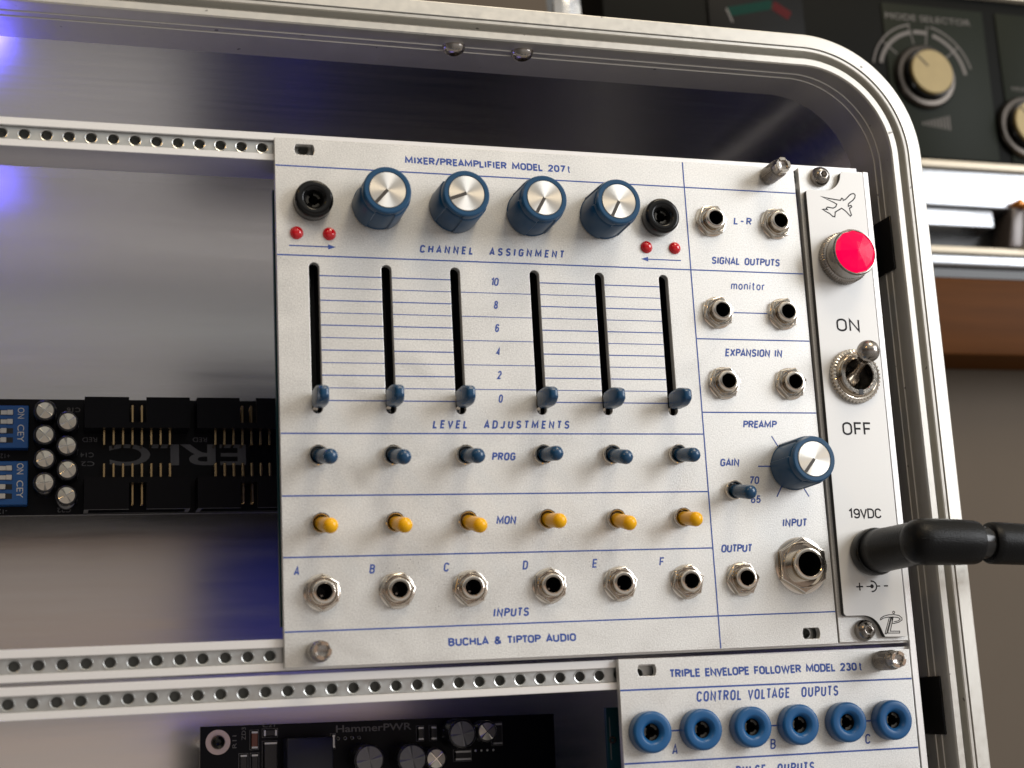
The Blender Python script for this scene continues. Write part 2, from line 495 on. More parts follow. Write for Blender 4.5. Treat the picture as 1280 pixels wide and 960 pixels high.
def tube(bm, path, radii, seg=28, caps=True):
    P = [Vector(p) for p in path]
    rings = []
    up = Vector((0, 1, 0))
    for i, p in enumerate(P):
        d = (P[min(i + 1, len(P) - 1)] - P[max(i - 1, 0)]).normalized()
        s = d.cross(up)
        if s.length < 1e-4: s = d.cross(Vector((1, 0, 0)))
        s.normalize(); t = s.cross(d).normalized()
        r = radii[i] if isinstance(radii, (list, tuple)) else radii
        rings.append([bm.verts.new(p + (s * math.cos(2 * PI * k / seg) + t * math.sin(2 * PI * k / seg)) * r) for k in range(seg)])
    for a, b in zip(rings, rings[1:]):
        for k in range(seg):
            j = (k + 1) % seg
            bm.faces.new((a[k], a[j], b[j], b[k]))
    if caps:
        bm.faces.new(list(reversed(rings[0]))); bm.faces.new(rings[-1])

# ------------------------------------------------------------------ the setting behind the case
bm = bmesh.new()
box(bm, -900, 1300, -900, 900, -421, -420)
o = finish('room_wall', bm, WALLM)
o.rotation_euler = (PI / 2, 0, 0); o['kind'] = 'structure'

# ------------------------------------------------------------------ aluminium case
CX0, CX1, CY0, CY1, CR = -269.0, 171.4, -289.0, 29.6, 25.5
case = thing('synthesizer_case', 'open brushed aluminium case with rounded corners and a ridged pale rim', 'case', (0, 0, -124))
Z0 = -124.0                      # the case's own origin sits on its back

def sweep(bm, prof, seg=40, closed=True):
    path = []
    for cx, cy, a0 in ((CX1 - CR, CY1 - CR, 0), (CX0 + CR, CY1 - CR, 90), (CX0 + CR, CY0 + CR, 180), (CX1 - CR, CY0 + CR, 270)):
        for i in range(seg + 1):
            a = math.radians(a0 + 90 * i / seg)
            path.append((cx, cy, math.cos(a), math.sin(a)))
    n = len(path)
    rings = []
    for (off, z) in prof:
        rings.append([bm.verts.new((cx + (CR + off) * ca, cy + (CR + off) * sa, z - Z0)) for cx, cy, ca, sa in path])
    m = len(rings)
    for k in range(m if closed else m - 1):
        a, b = rings[k], rings[(k + 1) % m]
        for i in range(n):
            j = (i + 1) % n
            bm.faces.new((a[i], a[j], b[j], b[i]))

rim_prof = [(1.2, -18.2), (0.3, -18.6), (0.0, -18.3), (0.0, -7.0), (-0.2, -6.9), (-0.2, -6.45), (0.0, -6.35),
            (0.0, -4.1), (-0.2, -4.0), (-0.2, -3.5), (0.0, -3.4), (0.0, -3.0), (-0.6, 2.3), (-0.6, 3.1), (-0.3, 3.55),
            (1.35, 3.6), (1.65, 3.3), (1.7, 0.5), (1.9, 0.3), (3.2, 0.3), (3.4, 0.5), (3.5, 3.3), (3.7, 3.7), (4.4, 3.75), (4.45, 3.3), (4.66, 3.3),
            (4.7, 3.95), (4.8, 4.0), (8.2, 4.0), (8.5, 3.85), (8.6, 3.5), (8.6, -18), (8.0, -18.6), (1.4, -18.6)]
bm = bmesh.new(); sweep(bm, rim_prof)
finish('rim_frame', bm, RIM, case, sharp=16)
bm = bmesh.new(); sweep(bm, [(1.0, -17), (1.0, -122.5), (3.4, -122.5), (3.4, -17)])
finish('side_wall', bm, CASE_IN, case, sharp=40)
bm = bmesh.new(); prism(bm, rrect(CX0 - 3.4, CX1 + 3.4, CY0 - 3.4, CY1 + 3.4, CR + 3.4, 14), 0.0, 1.6)
finish('back_panel', bm, BACKM, case, sharp=40)

# screws in the rim, heads facing down into the case
def rim_screw(x, z):
    bm = bmesh.new()
    prof = [(3.05, 0.0), (3.05, 0.35), (2.9, 1.0), (2.45, 1.65), (1.7, 2.15), (1.25, 2.3), (1.2, 1.3), (0.1, 1.25)]
    lathe(bm, prof, seg=32)
    o = finish('dome_screw', bm, STEEL, case, (x, CY1 + 0.02, z - Z0))
    o.rotation_euler = (PI / 2, 0, 0)
for x in (47.8, 66.5): rim_screw(x, -3.4)

# rails
def rail(yt, name='mounting_rail'):
    """yt = top of the rail; 7.2 mm high, with a recessed threaded strip"""
    x0, x1 = -268.0, 163.2
    if yt > 0: x1 = 162.6
    bm = bmesh.new()
    prof = [(-2.0, 0.0), (-2.0, -1.95), (-3.05, -1.95), (-3.05, -1.6), (-10.5, -1.6), (-10.5, -5.8), (-3.05, -5.8), (-3.05, -5.45), (-2.0, -5.45), (-2.0, -7.2), (-13.2, -7.2), (-13.6, -6.9),
            (-16.4, -6.9), (-16.4, -4.4), (-13.0, -4.4), (-13.0, 0.0)]
    a = [bm.verts.new((x0, yt + y, z - Z0)) for z, y in prof]
    b = [bm.verts.new((x1, yt + y, z - Z0)) for z, y in prof]
    n = len(prof)
    for i in range(n):
        bm.faces.new((a[i], a[(i + 1) % n], b[(i + 1) % n], b[i]))
    bm.faces.new(a); bm.faces.new(list(reversed(b)))
    return finish(name, bm, RAIL, case, sharp=30, bevel=0.12, seg=1)

def threaded(railobj, yc, phase, xmax, covered):
    """zinc strip with a threaded hole every 5.08 mm"""
    xs = []
    x = phase
    while x > -266: xs.append(x); x -= 5.08
    x = phase + 5.08
    while x < xmax: xs.append(x); x += 5.08
    xs.sort()
    holes = [circle(x, yc, 1.22, 20) for x in xs]
    o = plate('threaded_strip', [(-267.5, yc - 1.73), (xmax + 2, yc - 1.73), (xmax + 2, yc + 1.73), (-267.5, yc + 1.73)], holes, -3.55, -3.05, ZINC, railobj, bev=0.05)
    o.location = (0, 0, -Z0 * S)
    bm = bmesh.new()
    for x in xs:
        lathe(bm, [(1.2, -3.3), (1.24, -2.98), (1.48, -2.9), (1.55, -3.04)], x, yc, 20, caps=False)
        lathe(bm, [(1.22, -3.1), (1.2, -5.2)], x, yc, 16, caps=False)
    finish('threaded_hole', bm, MATS['hole_metal'], o, sharp=50)
    bm = bmesh.new()
    box(bm, -267, xmax + 1.5, yc - 1.6, yc + 1.6, -5.6, -5.2)
    finish('hole_shade_backing', bm, MATS['hole_shade'], o)
    return o
# the backing behind each strip is dark to stand in for shade inside the holes
r1 = rail(1.92); threaded(r1, -1.80, -2.66, 160, True)
r2 = rail(-121.78); threaded(r2, -125.45, -2.92, 160, True)
r3 = rail(-129.9); threaded(r3, -133.55, -4.06, 160, True)

# end cheek that the rails are bolted to
bm = bmesh.new()
pts = [(163.75, 0.55), (165.3, 0.45), (164.6, -160), (164.3, -286), (162.1, -286), (162.75, -160)]
prism(bm, pts, -30 - Z0, -0.7 - Z0)
finish('end_cheek', bm, RAIL, case, bevel=0.1, seg=1)
for y0, y1 in ((-27.2, -11.8), (-152.9, -137.9)):
    bm = bmesh.new()
    box(bm, 170.7, 171.5, y0, y1, -27 - Z0, -0.8 - Z0)
    finish('bracket', bm, BLACKG, case, bevel=0.5, seg=3)

# ------------------------------------------------------------------ parts used on the modules
def knob(parent, x, y, ang):
    def rf(a, r, z, k):
        if z > 10.0 or k == 0: return r
        s = (a / (2 * PI) * 3) % 1.0
        d = 0.0
        if 0.12 < s < 0.52: d = -0.42
        return r + d
    bm = bmesh.new()
    prof = [(6.3, 0.35), (6.55, 0.5), (6.5, 1.5), (6.35, 9.3), (6.15, 9.75), (6.0, 9.9), (6.0, 11.4), (5.86, 11.85), (5.55, 12.05), (4.72, 12.05), (4.6, 11.95), (4.6, 11.6), (0.05, 11.6)]
    lathe(bm, prof, seg=144, rfun=rf)
    k = finish('knob', bm, KNOB, parent, (x, y, 0), ang, sharp=28)
    bm = bmesh.new()
    lathe(bm, [(4.55, 11.5), (4.55, 12.0), (4.42, 12.12), (0.02, 12.12)], seg=72)
    finish('metal_cap', bm, SPUN, k)
    bm = bmesh.new()
    box(bm, 0.0, 4.4, -0.42, 0.42, 12.0, 12.15)
    finish('pointer_line', bm, mat('pointer_paint', (0.05, 0.042, 0.035), 0, 0.5) if 'pointer_paint' not in MATS else MATS['pointer_paint'], k)
    return k

def hexpts(r, rot=0.0):
    return [(r * math.cos(PI / 3 * i + rot), r * math.sin(PI / 3 * i + rot)) for i in range(6)]

def jack(parent, x, y, rot, big=False):
    s = 1.0
    nut_r, nut_h, ring, sl, sh, bore = (4.45, 1.5, 3.5, 2.72, 3.5, 1.92) if not big else (7.3, 1.7, 5.9, 4.05, 5.0, 3.2)
    n = plate('jack_socket', hexpts(nut_r, rot), [circle(0, 0, ring - 0.2, 40)], 0.25, nut_h, NICKEL, parent, bev=0.32, loc=(x, y, 0))
    bm = bmesh.new()
    lathe(bm, [(ring * 1.05, 0.0), (ring * 1.24, 0.02), (ring * 1.24, 0.2), (ring * 1.15, 0.3), (ring * 0.9, 0.3)], seg=48, caps=False)
    finish('washer', bm, NICKEL, n)
    bm = bmesh.new()
    lathe(bm, [(ring, nut_h - 0.4), (ring, nut_h + 0.28), (ring - 0.1, nut_h + 0.4), (ring - 0.30, nut_h + 0.4), (ring - 0.4, nut_h + 0.28), (ring - 0.42, nut_h - 0.75), (sl, nut_h - 0.75),
               (sl, nut_h + 0.5), (sl - 0.09, nut_h + 0.6), (sl, nut_h + 0.72), (sl, sh - 0.3), (sl - 0.12, sh - 0.06), (sl - 0.3, sh),
               (bore + 0.12, sh), (bore, sh - 0.1), (bore, -6.0)], seg=48, caps=False)
    finish('sleeve', bm, NICKEL, n, sharp=30)
    bm = bmesh.new()
    lathe(bm, [(bore * 0.98, sh - 0.7), (bore * 0.97, -5.9), (0.02, -5.9)], seg=32, caps=False)
    finish('bore', bm, BORE, n)
    if not big:
        bm = bmesh.new()
        box(bm, -0.25, 0.25, -0.9, -0.5, -3.0, -0.4)
        finish('contact', bm, STEEL, n)
    return n

def lever_mesh(name, L, r, r0, m, parent):
    bm = bmesh.new()
    prof = [(r0 * 0.8, -3.0), (r0, 0.4), (r0 * 1.02, 0.6), (r, L * 0.55), (r * 1.03, L - r * 0.95)]
    for i in range(1, 8):
        a = i / 8 * PI / 2
        prof.append((r * 1.03 * math.cos(a), L - r * 0.95 + r * 0.95 * math.sin(a)))
    prof.append((0.02, L))
    lathe(bm, prof, seg=28)
    return finish(name, bm, m, parent, sharp=60)

def aim(o, d):
    o.rotation_euler = Vector(d).to_track_quat('Z', 'Y').to_euler()

def toggle(parent, x, y, tip, m, name='toggle_switch'):
    bm = bmesh.new()
    lathe(bm, [(2.42, 0.0), (2.45, 0.9), (2.38, 1.02), (2.3, 1.15), (2.45, 1.3), (2.45, 1.5), (2.3, 1.62), (2.1, 1.62), (1.98, 1.5), (1.92, 0.2), (0.05, -0.6)], seg=40)
    t = finish(name, bm, NICKEL, parent, (x, y, 0), sharp=30)
    lv = lever_mesh('lever_boot', Vector((tip[0] - x, tip[1] - y, 10.3)).length, 1.78, 1.55, m, t)
    aim(lv, (tip[0] - x, tip[1] - y, 10.0))
    return t

def thumbscrew(parent, x, y, rot, h=9.0):
    bm = bmesh.new()
    def rf(a, r, z, k):
        if 2 <= k <= 6: return r + (0.09 if int(a / (2 * PI) * 72) % 2 else -0.05)
        return r
    prof = [(1.6, -0.2), (1.6, 0.35), (2.35, 0.4), (2.42, 0.8), (2.42, 3.2), (2.42, h - 3.0), (2.42, h - 2.6), (2.15, h - 2.3), (2.1, h - 2.2), (2.1, h - 0.35), (1.9, h), (1.55, h), (1.35, h - 0.5), (0.05, h - 0.75)]
    lathe(bm, prof, seg=144, rfun=rf)
    t = finish('thumbscrew', bm, STEEL, parent, (x, y, 0), rot, sharp=30)
    bm = bmesh.new()
    for k in range(4):
        a = k * PI / 2
        c, s_ = math.cos(a), math.sin(a)
        pts = [(0.5, 0.32), (1.75, 0.32), (1.75, 0.0)]
        for i in range(0, 7):
            b = math.radians(12 + i * 11)
            pts.append((0, 0))
        ring = []
        for i in range(9):
            b = math.radians(16 + i * 58 / 8)
            ring.append((2.12 * math.cos(b), 2.12 * math.sin(b)))
        inner = [(1.25 * math.cos(math.radians(16 + i * 58 / 4)), 1.25 * math.sin(math.radians(16 + i * 58 / 4))) for i in range(4, -1, -1)]
        poly = [(x_ * c - y_ * s_, x_ * s_ + y_ * c) for x_, y_ in ring + inner]
        prism(bm, poly, h - 0.8, h + 0.28)
    finish('slotted_head', bm, NICKEL, t, bevel=0.08, seg=1)
    return t

def capscrew(parent, x, y, z=0.0):
    bm = bmesh.new()
    lathe(bm, [(2.75, z), (2.78, z + 0.4), (2.6, z + 1.2), (2.2, z + 2.0), (1.65, z + 2.55), (1.45, z + 2.65)], seg=40, caps=False)
    n = 6
    t = finish('cap_screw', bm, STEEL, parent, (x, y, 0), sharp=40)
    bm = bmesh.new()
    ring_o = circle(0, 0, 1.46, 24)
    lathe(bm, [(1.46, z + 2.64), (1.2, z + 2.72), (1.0, z + 2.66), (0.95, z + 1.2), (0.02, z + 1.1)], seg=6, caps=False)
    finish('hex_recess', bm, STEEL, t, sharp=20)
    return t

def led(parent, x, y):
    bm = bmesh.new()
    prof = [(1.62, 0.0), (1.62, 0.25)]
    for i in range(0, 9):
        a = i / 9 * PI / 2
        prof.append((1.5 * math.cos(a), 0.25 + 1.05 * math.sin(a)))
    prof.append((0.02, 1.3))
    lathe(bm, prof, seg=32)
    return finish('indicator_lamp', bm, LEDRED, parent, (x, y, 0), sharp=60)

def round_socket(parent, x, y, m, ro, ri, h, core):
    bm = bmesh.new()
    prof = [(ro - 0.3, 0.0), (ro, 0.3), (ro, h - 0.9)]
    for i in range(1, 8):
        a = i / 8 * PI / 2
        prof.append((ro - 0.85 + 0.85 * math.cos(a), h - 0.85 + 0.85 * math.sin(a)))
    prof += [(ri + 1.05, h + 0.02), (ri + 0.75, h - 0.08), (ri + 0.2, h - 0.75), (ri, h - 1.1), (ri, -4)]
    lathe(bm, prof, seg=56, caps=False)
    s_ = finish('round_socket', bm, m, parent, (x, y, 0), sharp=60)
    bm = bmesh.new()
    lathe(bm, [(ri * 0.98, h - 1.4), (ri * 0.92, h - 1.6), (ri * 0.8, -3.5), (0.02, -3.5)], seg=32, caps=False)
    finish('bore', bm, core, s_)
    bm = bmesh.new()
    for a0 in (0.3, 2.4, 4.5):
        pts = [(ri * 0.9 * math.cos(a0 + i * 0.25), ri * 0.9 * math.sin(a0 + i * 0.25)) for i in range(6)] + [(ri * 0.62 * math.cos(a0 + i * 0.25), ri * 0.62 * math.sin(a0 + i * 0.25)) for i in range(5, -1, -1)]
        prism(bm, pts, -2.5, h - 1.9)
    finish('contact', bm, MATS['dark_contact'], s_)
    return s_

# ------------------------------------------------------------------ mixer module
mx = thing('mixer_module', 'wide silver synthesizer panel with six sliders and rows of blue and yellow toggles', 'synthesizer module')
W, H = 141.8, 128.5
slot_x = [9.0, 26.92, 44.42, 65.3, 82.87, 100.74]
holes = [rrect(x - 1.27, x + 1.27, -69.15, -31.75, 1.26, 8) for x in slot_x]
def oval(cx, cy):                           # slot with flat top and bottom and curved ends
    pts = []
    for sgn in (1, -1):
        for i in range(7):
            a = math.radians(-34 + 68 * i / 6)
            pts.append((cx + sgn * (2.45 * math.cos(a)), cy + sgn * 2.45 * math.sin(a)))
    return pts
holes += [oval(7.35, -2.8), oval(134.35, -125.6)]
JX = [(x, -111.6) for x in (8.92, 26.72, 44.6, 64.6, 82.95, 100.9)]
JR = [(115.68, -16.4), (134.75, -16.3), (115.45, -41.6), (134.5, -41.5), (115.55, -60.55), (134.7, -60.5), (116.1, -111.3)]
holes += [circle(x, y, 2.7, 32) for x, y in JX + JR] + [circle(133.1, -108.35, 4.0, 36)] + [circle(x, -16.55, 3.0, 32) for x in (8.92, 100.5)]
plate('faceplate', [(0, -H), (W, -H), (W, 0), (0, 0)], holes, -2.0, 0.0, FACE, mx, bev=0.12)
bm = bmesh.new(); box(bm, 1.0, 140.5, -118.5, -9.5, -13.6, -12.0)
finish('circuit_board', bm, PCBT, mx)
for i, x in enumerate(slot_x):
    bm = bmesh.new(); box(bm, x - 3.4, x + 3.4, -72.5, -28.5, -10.5, -9.5)
    box(bm, x - 3.4, x - 1.6, -72.5, -28.5, -9.5, -2.3)
    box(bm, x + 1.6, x + 3.4, -72.5, -28.5, -9.5, -2.3)
    finish('slider_track', bm, BORE, mx)

kn = [(25.25, -16.5, 228), (44.98, -16.35, 201), (65.1, -16.5, 240), (84.9, -16.4, 243), (133.2, -82.5, 230)]
k0 = knob(mx, kn[0][0], kn[0][1], math.radians(kn[0][2]))
for x, y, a in kn[1:]: dup(k0, mx, (x, y, 0), math.radians(a))

# sliders
bm = bmesh.new()
secs = [(1.4, 1.9, 0.9), (1.65, 2.3, 2.2), (1.66, 2.36, 6.4), (1.5, 2.1, 7.8), (1.15, 1.45, 9.6), (0.85, 1.05, 10.0), (0.4, 0.6, 10.12)]
rings = []
for hw, hh, z in secs:
    rings.append([bm.verts.new((x, y, z)) for x, y in rrect(-hw, hw, -hh, hh, min(1.2, hw * 0.55, hh * 0.55), 5)])
for a, b in zip(rings, rings[1:]):
    n = len(a)
    for i in range(n): bm.faces.new((a[i], a[(i + 1) % n], b[(i + 1) % n], b[i]))
bm.faces.new(list(reversed(rings[0]))); bm.faces.new(rings[-1])
sl0 = finish('slider_cap', bm, LEVBLUE, mx, (slot_x[0], -66.0, 0), sharp=50)
bm = bmesh.new(); box(bm, -0.7, 0.7, -1.5, 1.5, -8.5, 2.5); box(bm, -1.0, 0.5, -2.6, 1.4, -8.9, -2.6)
finish('metal_stem', bm, NICKEL, sl0)
for x, dy in zip(slot_x[1:], (0.35, 0.35, 0.3, 0.25, 0.35)): dup(sl0, mx, (x, -66.0 + dy, 0))

prog = [((8.75, -79.4), (10.4, -81.2)), ((26.8, -79.4), (27.7, -81.4)), ((44.85, -79.4), (45.75, -81.15)), ((64.75, -79.35), (65.5, -80.5)), ((82.95, -79.4), (83.5, -81.6)), ((100.9, -79.35), (101.6, -81.05))]
mon = [((9.0, -95.5), (9.9, -97.25)), ((26.75, -95.6), (27.3, -97.45)), ((44.65, -95.5), (45.45, -97.85)), ((64.85, -95.4), (65.3, -97.0)), ((83.0, -95.6), (83.25, -97.9)), ((100.95, -95.5), (100.8, -97.15))]
for (x, y), t in prog + [((115.7, -88.7), (116.15, -90.6))]: toggle(mx, x, y, t, LEVBLUE)
for (x, y), t in mon: toggle(mx, x, y, t, YELLOW)

for i, x in enumerate((8.92, 26.72, 44.6, 64.6, 82.95, 100.9)):
    jack(mx, x, -111.6, [0.52, 0.1, 0.25, 0.45, 0.2, 0.3][i])
for i, (x, y) in enumerate(((115.68, -16.4), (134.75, -16.3), (115.45, -41.6), (134.5, -41.5), (115.55, -60.55), (134.7, -60.5), (116.1, -111.3))):
    jack(mx, x, y, [0.1, 0.15, 0.3, 0.25, 0.12, 0.2, 0.05][i])
jack(mx, 133.1, -108.35, 0.5, big=True)
for x in (8.92, 100.5): round_socket(mx, x, -16.55, BLACKG, 4.75, 2.0, 3.8, BORE)
for x, y in ((4.94, -24.4), (12.97, -24.35), (96.64, -24.35), (104.63, -24.3)): led(mx, x, y)
thumbscrew(mx, 7.2, -125.2, 0.5); thumbscrew(mx, 133.85, -2.72, 0.9)

# printed lines
bm = bmesh.new()
ZP = 0.03
for y, x0, x1 in ((-7.2, 0, W), (-30.05, 0, W), (-74.0, 0, 108.7), (-88.9, 0, 108.7), (-103.28, 0, 108.7), (-120.35, 0, W), (-48.72, 108.9, W), (-68.28, 108.9, W)):
    strip(bm, x0 + 0.1, y, x1 - 0.1, y, 0.34, ZP)
strip(bm, 108.8, -0.15, 108.8, -128.35, 0.34, ZP + 0.012)
for i in range(11):
    y = -35.0 - 3.1 * i
    thin = i % 2 == 1
    wd = 0.2 if thin else 0.27
    segs = [(0, 1), (1, 2), (3, 4), (4, 5)] + ([(2, 3)] if thin else [])
    for a, b in segs: strip(bm, slot_x[a] + 1.3, y, slot_x[b] - 1.3, y, wd, ZP)
strip(bm, 3.0, -27.65, 12.8, -27.65, 0.3, ZP); flat(bm, [(12.6, -28.3), (14.5, -27.65), (12.6, -27.0)], ZP)
strip(bm, 106.2, -27.62, 96.8, -27.6, 0.3, ZP); flat(bm, [(96.9, -26.95), (94.9, -27.58), (96.9, -28.25)], ZP)
for a, b in (((127.98, -74.5), (129.6, -77.2)), ((123.4, -82.45), (126.9, -82.45)), ((129.7, -87.65), (128.0, -90.45)), ((135.7, -87.8), (137.3, -90.5))):
    strip(bm, *a, *b, 0.32, ZP)
strip(bm, 120.2, -41.4, 130.0, -41.4, 0.3, ZP)
finish('printed_rule', bm, BLUEP, mx, sharp=None)

def cap(s, x0, x1, y, h, spacing=1.0, wd=0.36):
    letter(mx, s, x0, x1, y, h, BLUEP, wd=wd * 1.1, shear=0.17, gap=0.20 + (spacing - 1.0) * 0.62)
letter(mx, 'MIXER/PREAMPLIFIER MODEL 207', 32.7, 75.4, -4.95, 1.95, BLUEP, wd=0.40, gap=0.27)
letter(mx, 't', 75.95, 76.85, -4.95, 1.95, BLUEP, wd=0.28)
cap('CHANNEL  ASSIGNMENT', 35.5, 73.9, -28.25, 2.1, spacing=1.75)
for i, s in enumerate(('10', '8', '6', '4', '2', '0')):
    wd = 2.35 if s == '10' else 1.4
    cap(s, 54.72 - wd / 2, 54.72 + wd / 2, -36.2 - 6.01 * i, 2.15, wd=0.31)
cap('LEVEL  ADJUSTMENTS', 37.0, 72.5, -72.75, 2.1, spacing=1.7)
cap('PROG', 51.6, 57.95, -80.72, 2.05, spacing=1.2); cap('MON', 51.9, 57.2, -96.42, 2.1, spacing=1.15)
cap('L-R', 122.3, 127.9, -16.95, 2.1, spacing=1.4); cap('SIGNAL OUTPUTS', 114.85, 135.2, -28.25, 2.1, spacing=1.15)
letter(mx, 'monitor', 119.9, 130.1, -35.1, 2.25, BLUEP, wd=0.30, shear=0.15, gap=0.30)
cap('EXPANSION IN', 116.6, 133.4, -53.35, 2.15, spacing=1.15); cap('PREAMP', 120.0, 130.0, -72.4, 2.0, spacing=1.1)
cap('GAIN', 112.6, 118.25, -82.45, 2.05, spacing=1.1); cap('70', 120.4, 123.5, -87.1, 2.05, spacing=1.15, wd=0.31); cap('65', 120.4, 123.5, -92.05, 2.05, spacing=1.15, wd=0.31)
cap('INPUT', 128.8, 136.2, -98.3, 2.15, spacing=1.15); cap('OUTPUT', 110.95, 119.95, -104.55, 2.1, spacing=1.1)
for s, x in zip('ABCDEF', (2.4, 20.2, 38.2, 58.0, 76.0, 93.8)): cap(s, x, x + 1.65, -107.5, 2.2, wd=0.32)
cap('INPUTS', 50.0, 59.3, -118.68, 2.15, spacing=1.25)
letter(mx, 'BUCHLA & TIPTOP AUDIO', 38.7, 70.7, -125.1, 1.95, BLUEP, wd=0.40, gap=0.25)

# ------------------------------------------------------------------ envelope follower module
ev = thing('envelope_module', 'silver synthesizer panel with a row of six sky blue sockets below the power panel', 'synthesizer module', (81.28, -129.87, 0), -0.0101)
WE = 80.85
plate('faceplate', [(0, -H), (WE, -H), (WE, 0), (0, 0)], [oval(7.35, -2.9)] + [circle(x, -17.62, 3.0, 32) for x in (6.5, 19.8, 33.15, 46.2, 59.55, 72.65)], -2.0, 0.0, FACE, ev, bev=0.12)
bm = bmesh.new(); box(bm, 0.6, 79, -118, -11.5, -13.6, -12.0)
finish('circuit_board', bm, PCBT, ev)
bm = bmesh.new()
for dy in (0, 5.6): box(bm, 1.2, 1.5, -18.6 - dy, -13.8 - dy, -12.02, -11.95)
finish('board_trace', bm, SILK, ev)
bm = bmesh.new(); lathe(bm, [(0.95, -12.02), (0.9, -11.8), (0.45, -11.8), (0.4, -12.0)], 1.9, -19.4, 24, caps=False)
finish('board_via', bm, GOLD, ev)
es = [6.5, 19.8, 33.15, 46.2, 59.55, 72.65]
for x in es: round_socket(ev, x, -17.62, SOCKBLUE, 4.98, 2.05, 4.0, BORE)
thumbscrew(ev, 72.0, -2.7, 0.3)
bm = bmesh.new()
strip(bm, 0.1, -7.5, WE - 0.1, -7.5, 0.42, ZP); strip(bm, 0.1, -24.84, WE - 0.1, -24.84, 0.42, ZP)
for a in (0, 2, 4): strip(bm, es[a] + 4.9, -17.6, es[a + 1] - 4.9, -17.6, 0.36, ZP)
finish('printed_rule', bm, BLUEP, ev, sharp=None)
letter(ev, 'TRIPLE ENVELOPE FOLLOWER MODEL 230', 13.2, 65.1, -4.97, 2.1, BLUEP, wd=0.43, gap=0.25)
letter(ev, 't', 65.65, 66.65, -4.97, 2.1, BLUEP, wd=0.33)
letter(ev, 'CONTROL VOLTAGE  OUPUTS', 19.95, 59.4, -11.03, 2.6, BLUEP, wd=0.42, shear=0.11, gap=0.42)
letter(ev, 'PULSE  OUPUTS', 29.1, 50.9, -29.4, 2.6, BLUEP, wd=0.42, shear=0.11, gap=0.42)
for s, x in zip('ABC', (12.6, 39.0, 65.6)): letter(ev, s, x, x + 1.75, -23.3, 2.5, BLUEP, wd=0.36, shear=0.11)

# ------------------------------------------------------------------ power module
TH = -0.0078
PX, PY = 143.2, 0.25
pw = thing('power_module', 'narrow white power panel with red pilot lamp and chrome switch', 'power module', (PX, PY, 0), TH)
def loc(x, y):
    dx, dy = x - PX, y - PY
    c, s_ = math.cos(-TH), math.sin(-TH)
    return (dx * c - dy * s_, dx * s_ + dy * c)
WP = 20.0
plate('faceplate', [(0.0, -H), (WP, -H), (WP, 0), (0.0, 0)], [circle(*loc(153.15, -58.6), 4.3, 40)], -2.0, 0.0, FACE, pw, bev=0.12)
ox0, ox1, oy0, oy1 = 1.0, 19.0, -127.6, -0.9
def arcpts(cx, cy, r, a0, a1, n=8):
    return [(cx + r * math.cos(math.radians(a0 + (a1 - a0) * i / n)), cy + r * math.sin(math.radians(a0 + (a1 - a0) * i / n))) for i in range(n + 1)]
# outline, counter-clockwise from the lower notch
out = []
out += [(ox0 + 0.5, -122.0)] if False else []
out += arcpts(ox0 + 0.9, -121.0, 0.9, 180, 270, 4)[:]                   # left edge turns onto the lower notch
out += [(6.6, -121.9)]
out += arcpts(6.6, -127.0, 5.1, 90, 22, 8)
out += [(11.9, -126.6), (12.4, -127.5)]
out += arcpts(ox1 - 0.9, oy0 + 0.9, 0.9, 270, 360, 4)
out += arcpts(ox1 - 0.9, oy1 - 0.9, 0.9, 0, 90, 4)
out += [(12.7, oy1), (12.15, -1.35)]
out += arcpts(6.6, -1.3, 5.4, -3, -90, 10)
out += arcpts(ox0 + 0.9, -7.6, 0.9, 90, 180, 4)
ov = plate('overlay_plate', out, [circle(*loc(153.15, -58.6), 4.6, 40)], 0.05, 1.55, OVERLAY, pw, bev=0.08)
ov.data.materials.append(CORE)
for p in ov.data.polygons:
    if abs(p.normal.z) < 0.5: p.material_index = 1
ZO = 1.58
capscrew(pw, *loc(149.45, -2.15)); capscrew(pw, *loc(149.4, -125.45))
# pilot lamp
cx, cy = loc(153.1, -26.0)
bm = bmesh.new()
def rfk(a, r, z, k):
    return r + (0.16 if int(a / (2 * PI) * 120) % 2 else -0.06) if 2 <= k <= 3 else r
lathe(bm, [(6.6, 1.5), (6.9, 1.6), (7.0, 1.75), (7.0, 3.6), (6.7, 3.9), (6.1, 4.1), (6.1, 4.5), (6.45, 4.7), (6.45, 8.3), (6.2, 8.7), (5.95, 8.75), (5.9, 8.3), (0.05, 8.2)], seg=240, rfun=rfk)
pl = finish('pilot_lamp', bm, STEEL, pw, (cx, cy, 0), sharp=30)
bm = bmesh.new()
lathe(bm, [(5.88, 8.2), (5.85, 8.7), (5.0, 9.3), (2.6, 9.9), (0.02, 10.3)], seg=12, caps=False)
finish('jewel_lens', bm, PILOT, pl, sharp=4)
# power switch
cx, cy = loc(153.15, -58.6)
bm = bmesh.new()
def rft(a, r, z, k):
    t_ = abs(((a / (2 * PI) * 42) % 1.0) - 0.5) * 2
    return r - 0.55 * t_ if k in (1, 2, 3) else r
lathe(bm, [(7.2, 1.5), (7.45, 1.6), (7.45, 2.4), (7.2, 3.0), (6.4, 3.25), (6.0, 3.2), (5.6, 2.9), (5.3, 2.9)], seg=252, rfun=rft, caps=False)
tg = finish('power_switch', bm, NICKEL, pw, (cx, cy, 0), sharp=28)
bm = bmesh.new()
lathe(bm, [(5.45, 2.5), (5.45, 4.3), (5.25, 4.5), (4.3, 4.5), (4.1, 4.3), (4.0, 0.2), (3.9, -3.0)], seg=64, caps=False)
finish('bushing', bm, NICKEL, tg, sharp=30)
bm = bmesh.new(); box(bm, -0.65, 0.65, -5.5, -4.1, 4.0, 4.56)
finish('keyway', bm, BORE, tg)
bm = bmesh.new(); lathe(bm, [(3.95, -2.0), (3.0, -1.6), (0.05, -1.6)], seg=40, caps=False)
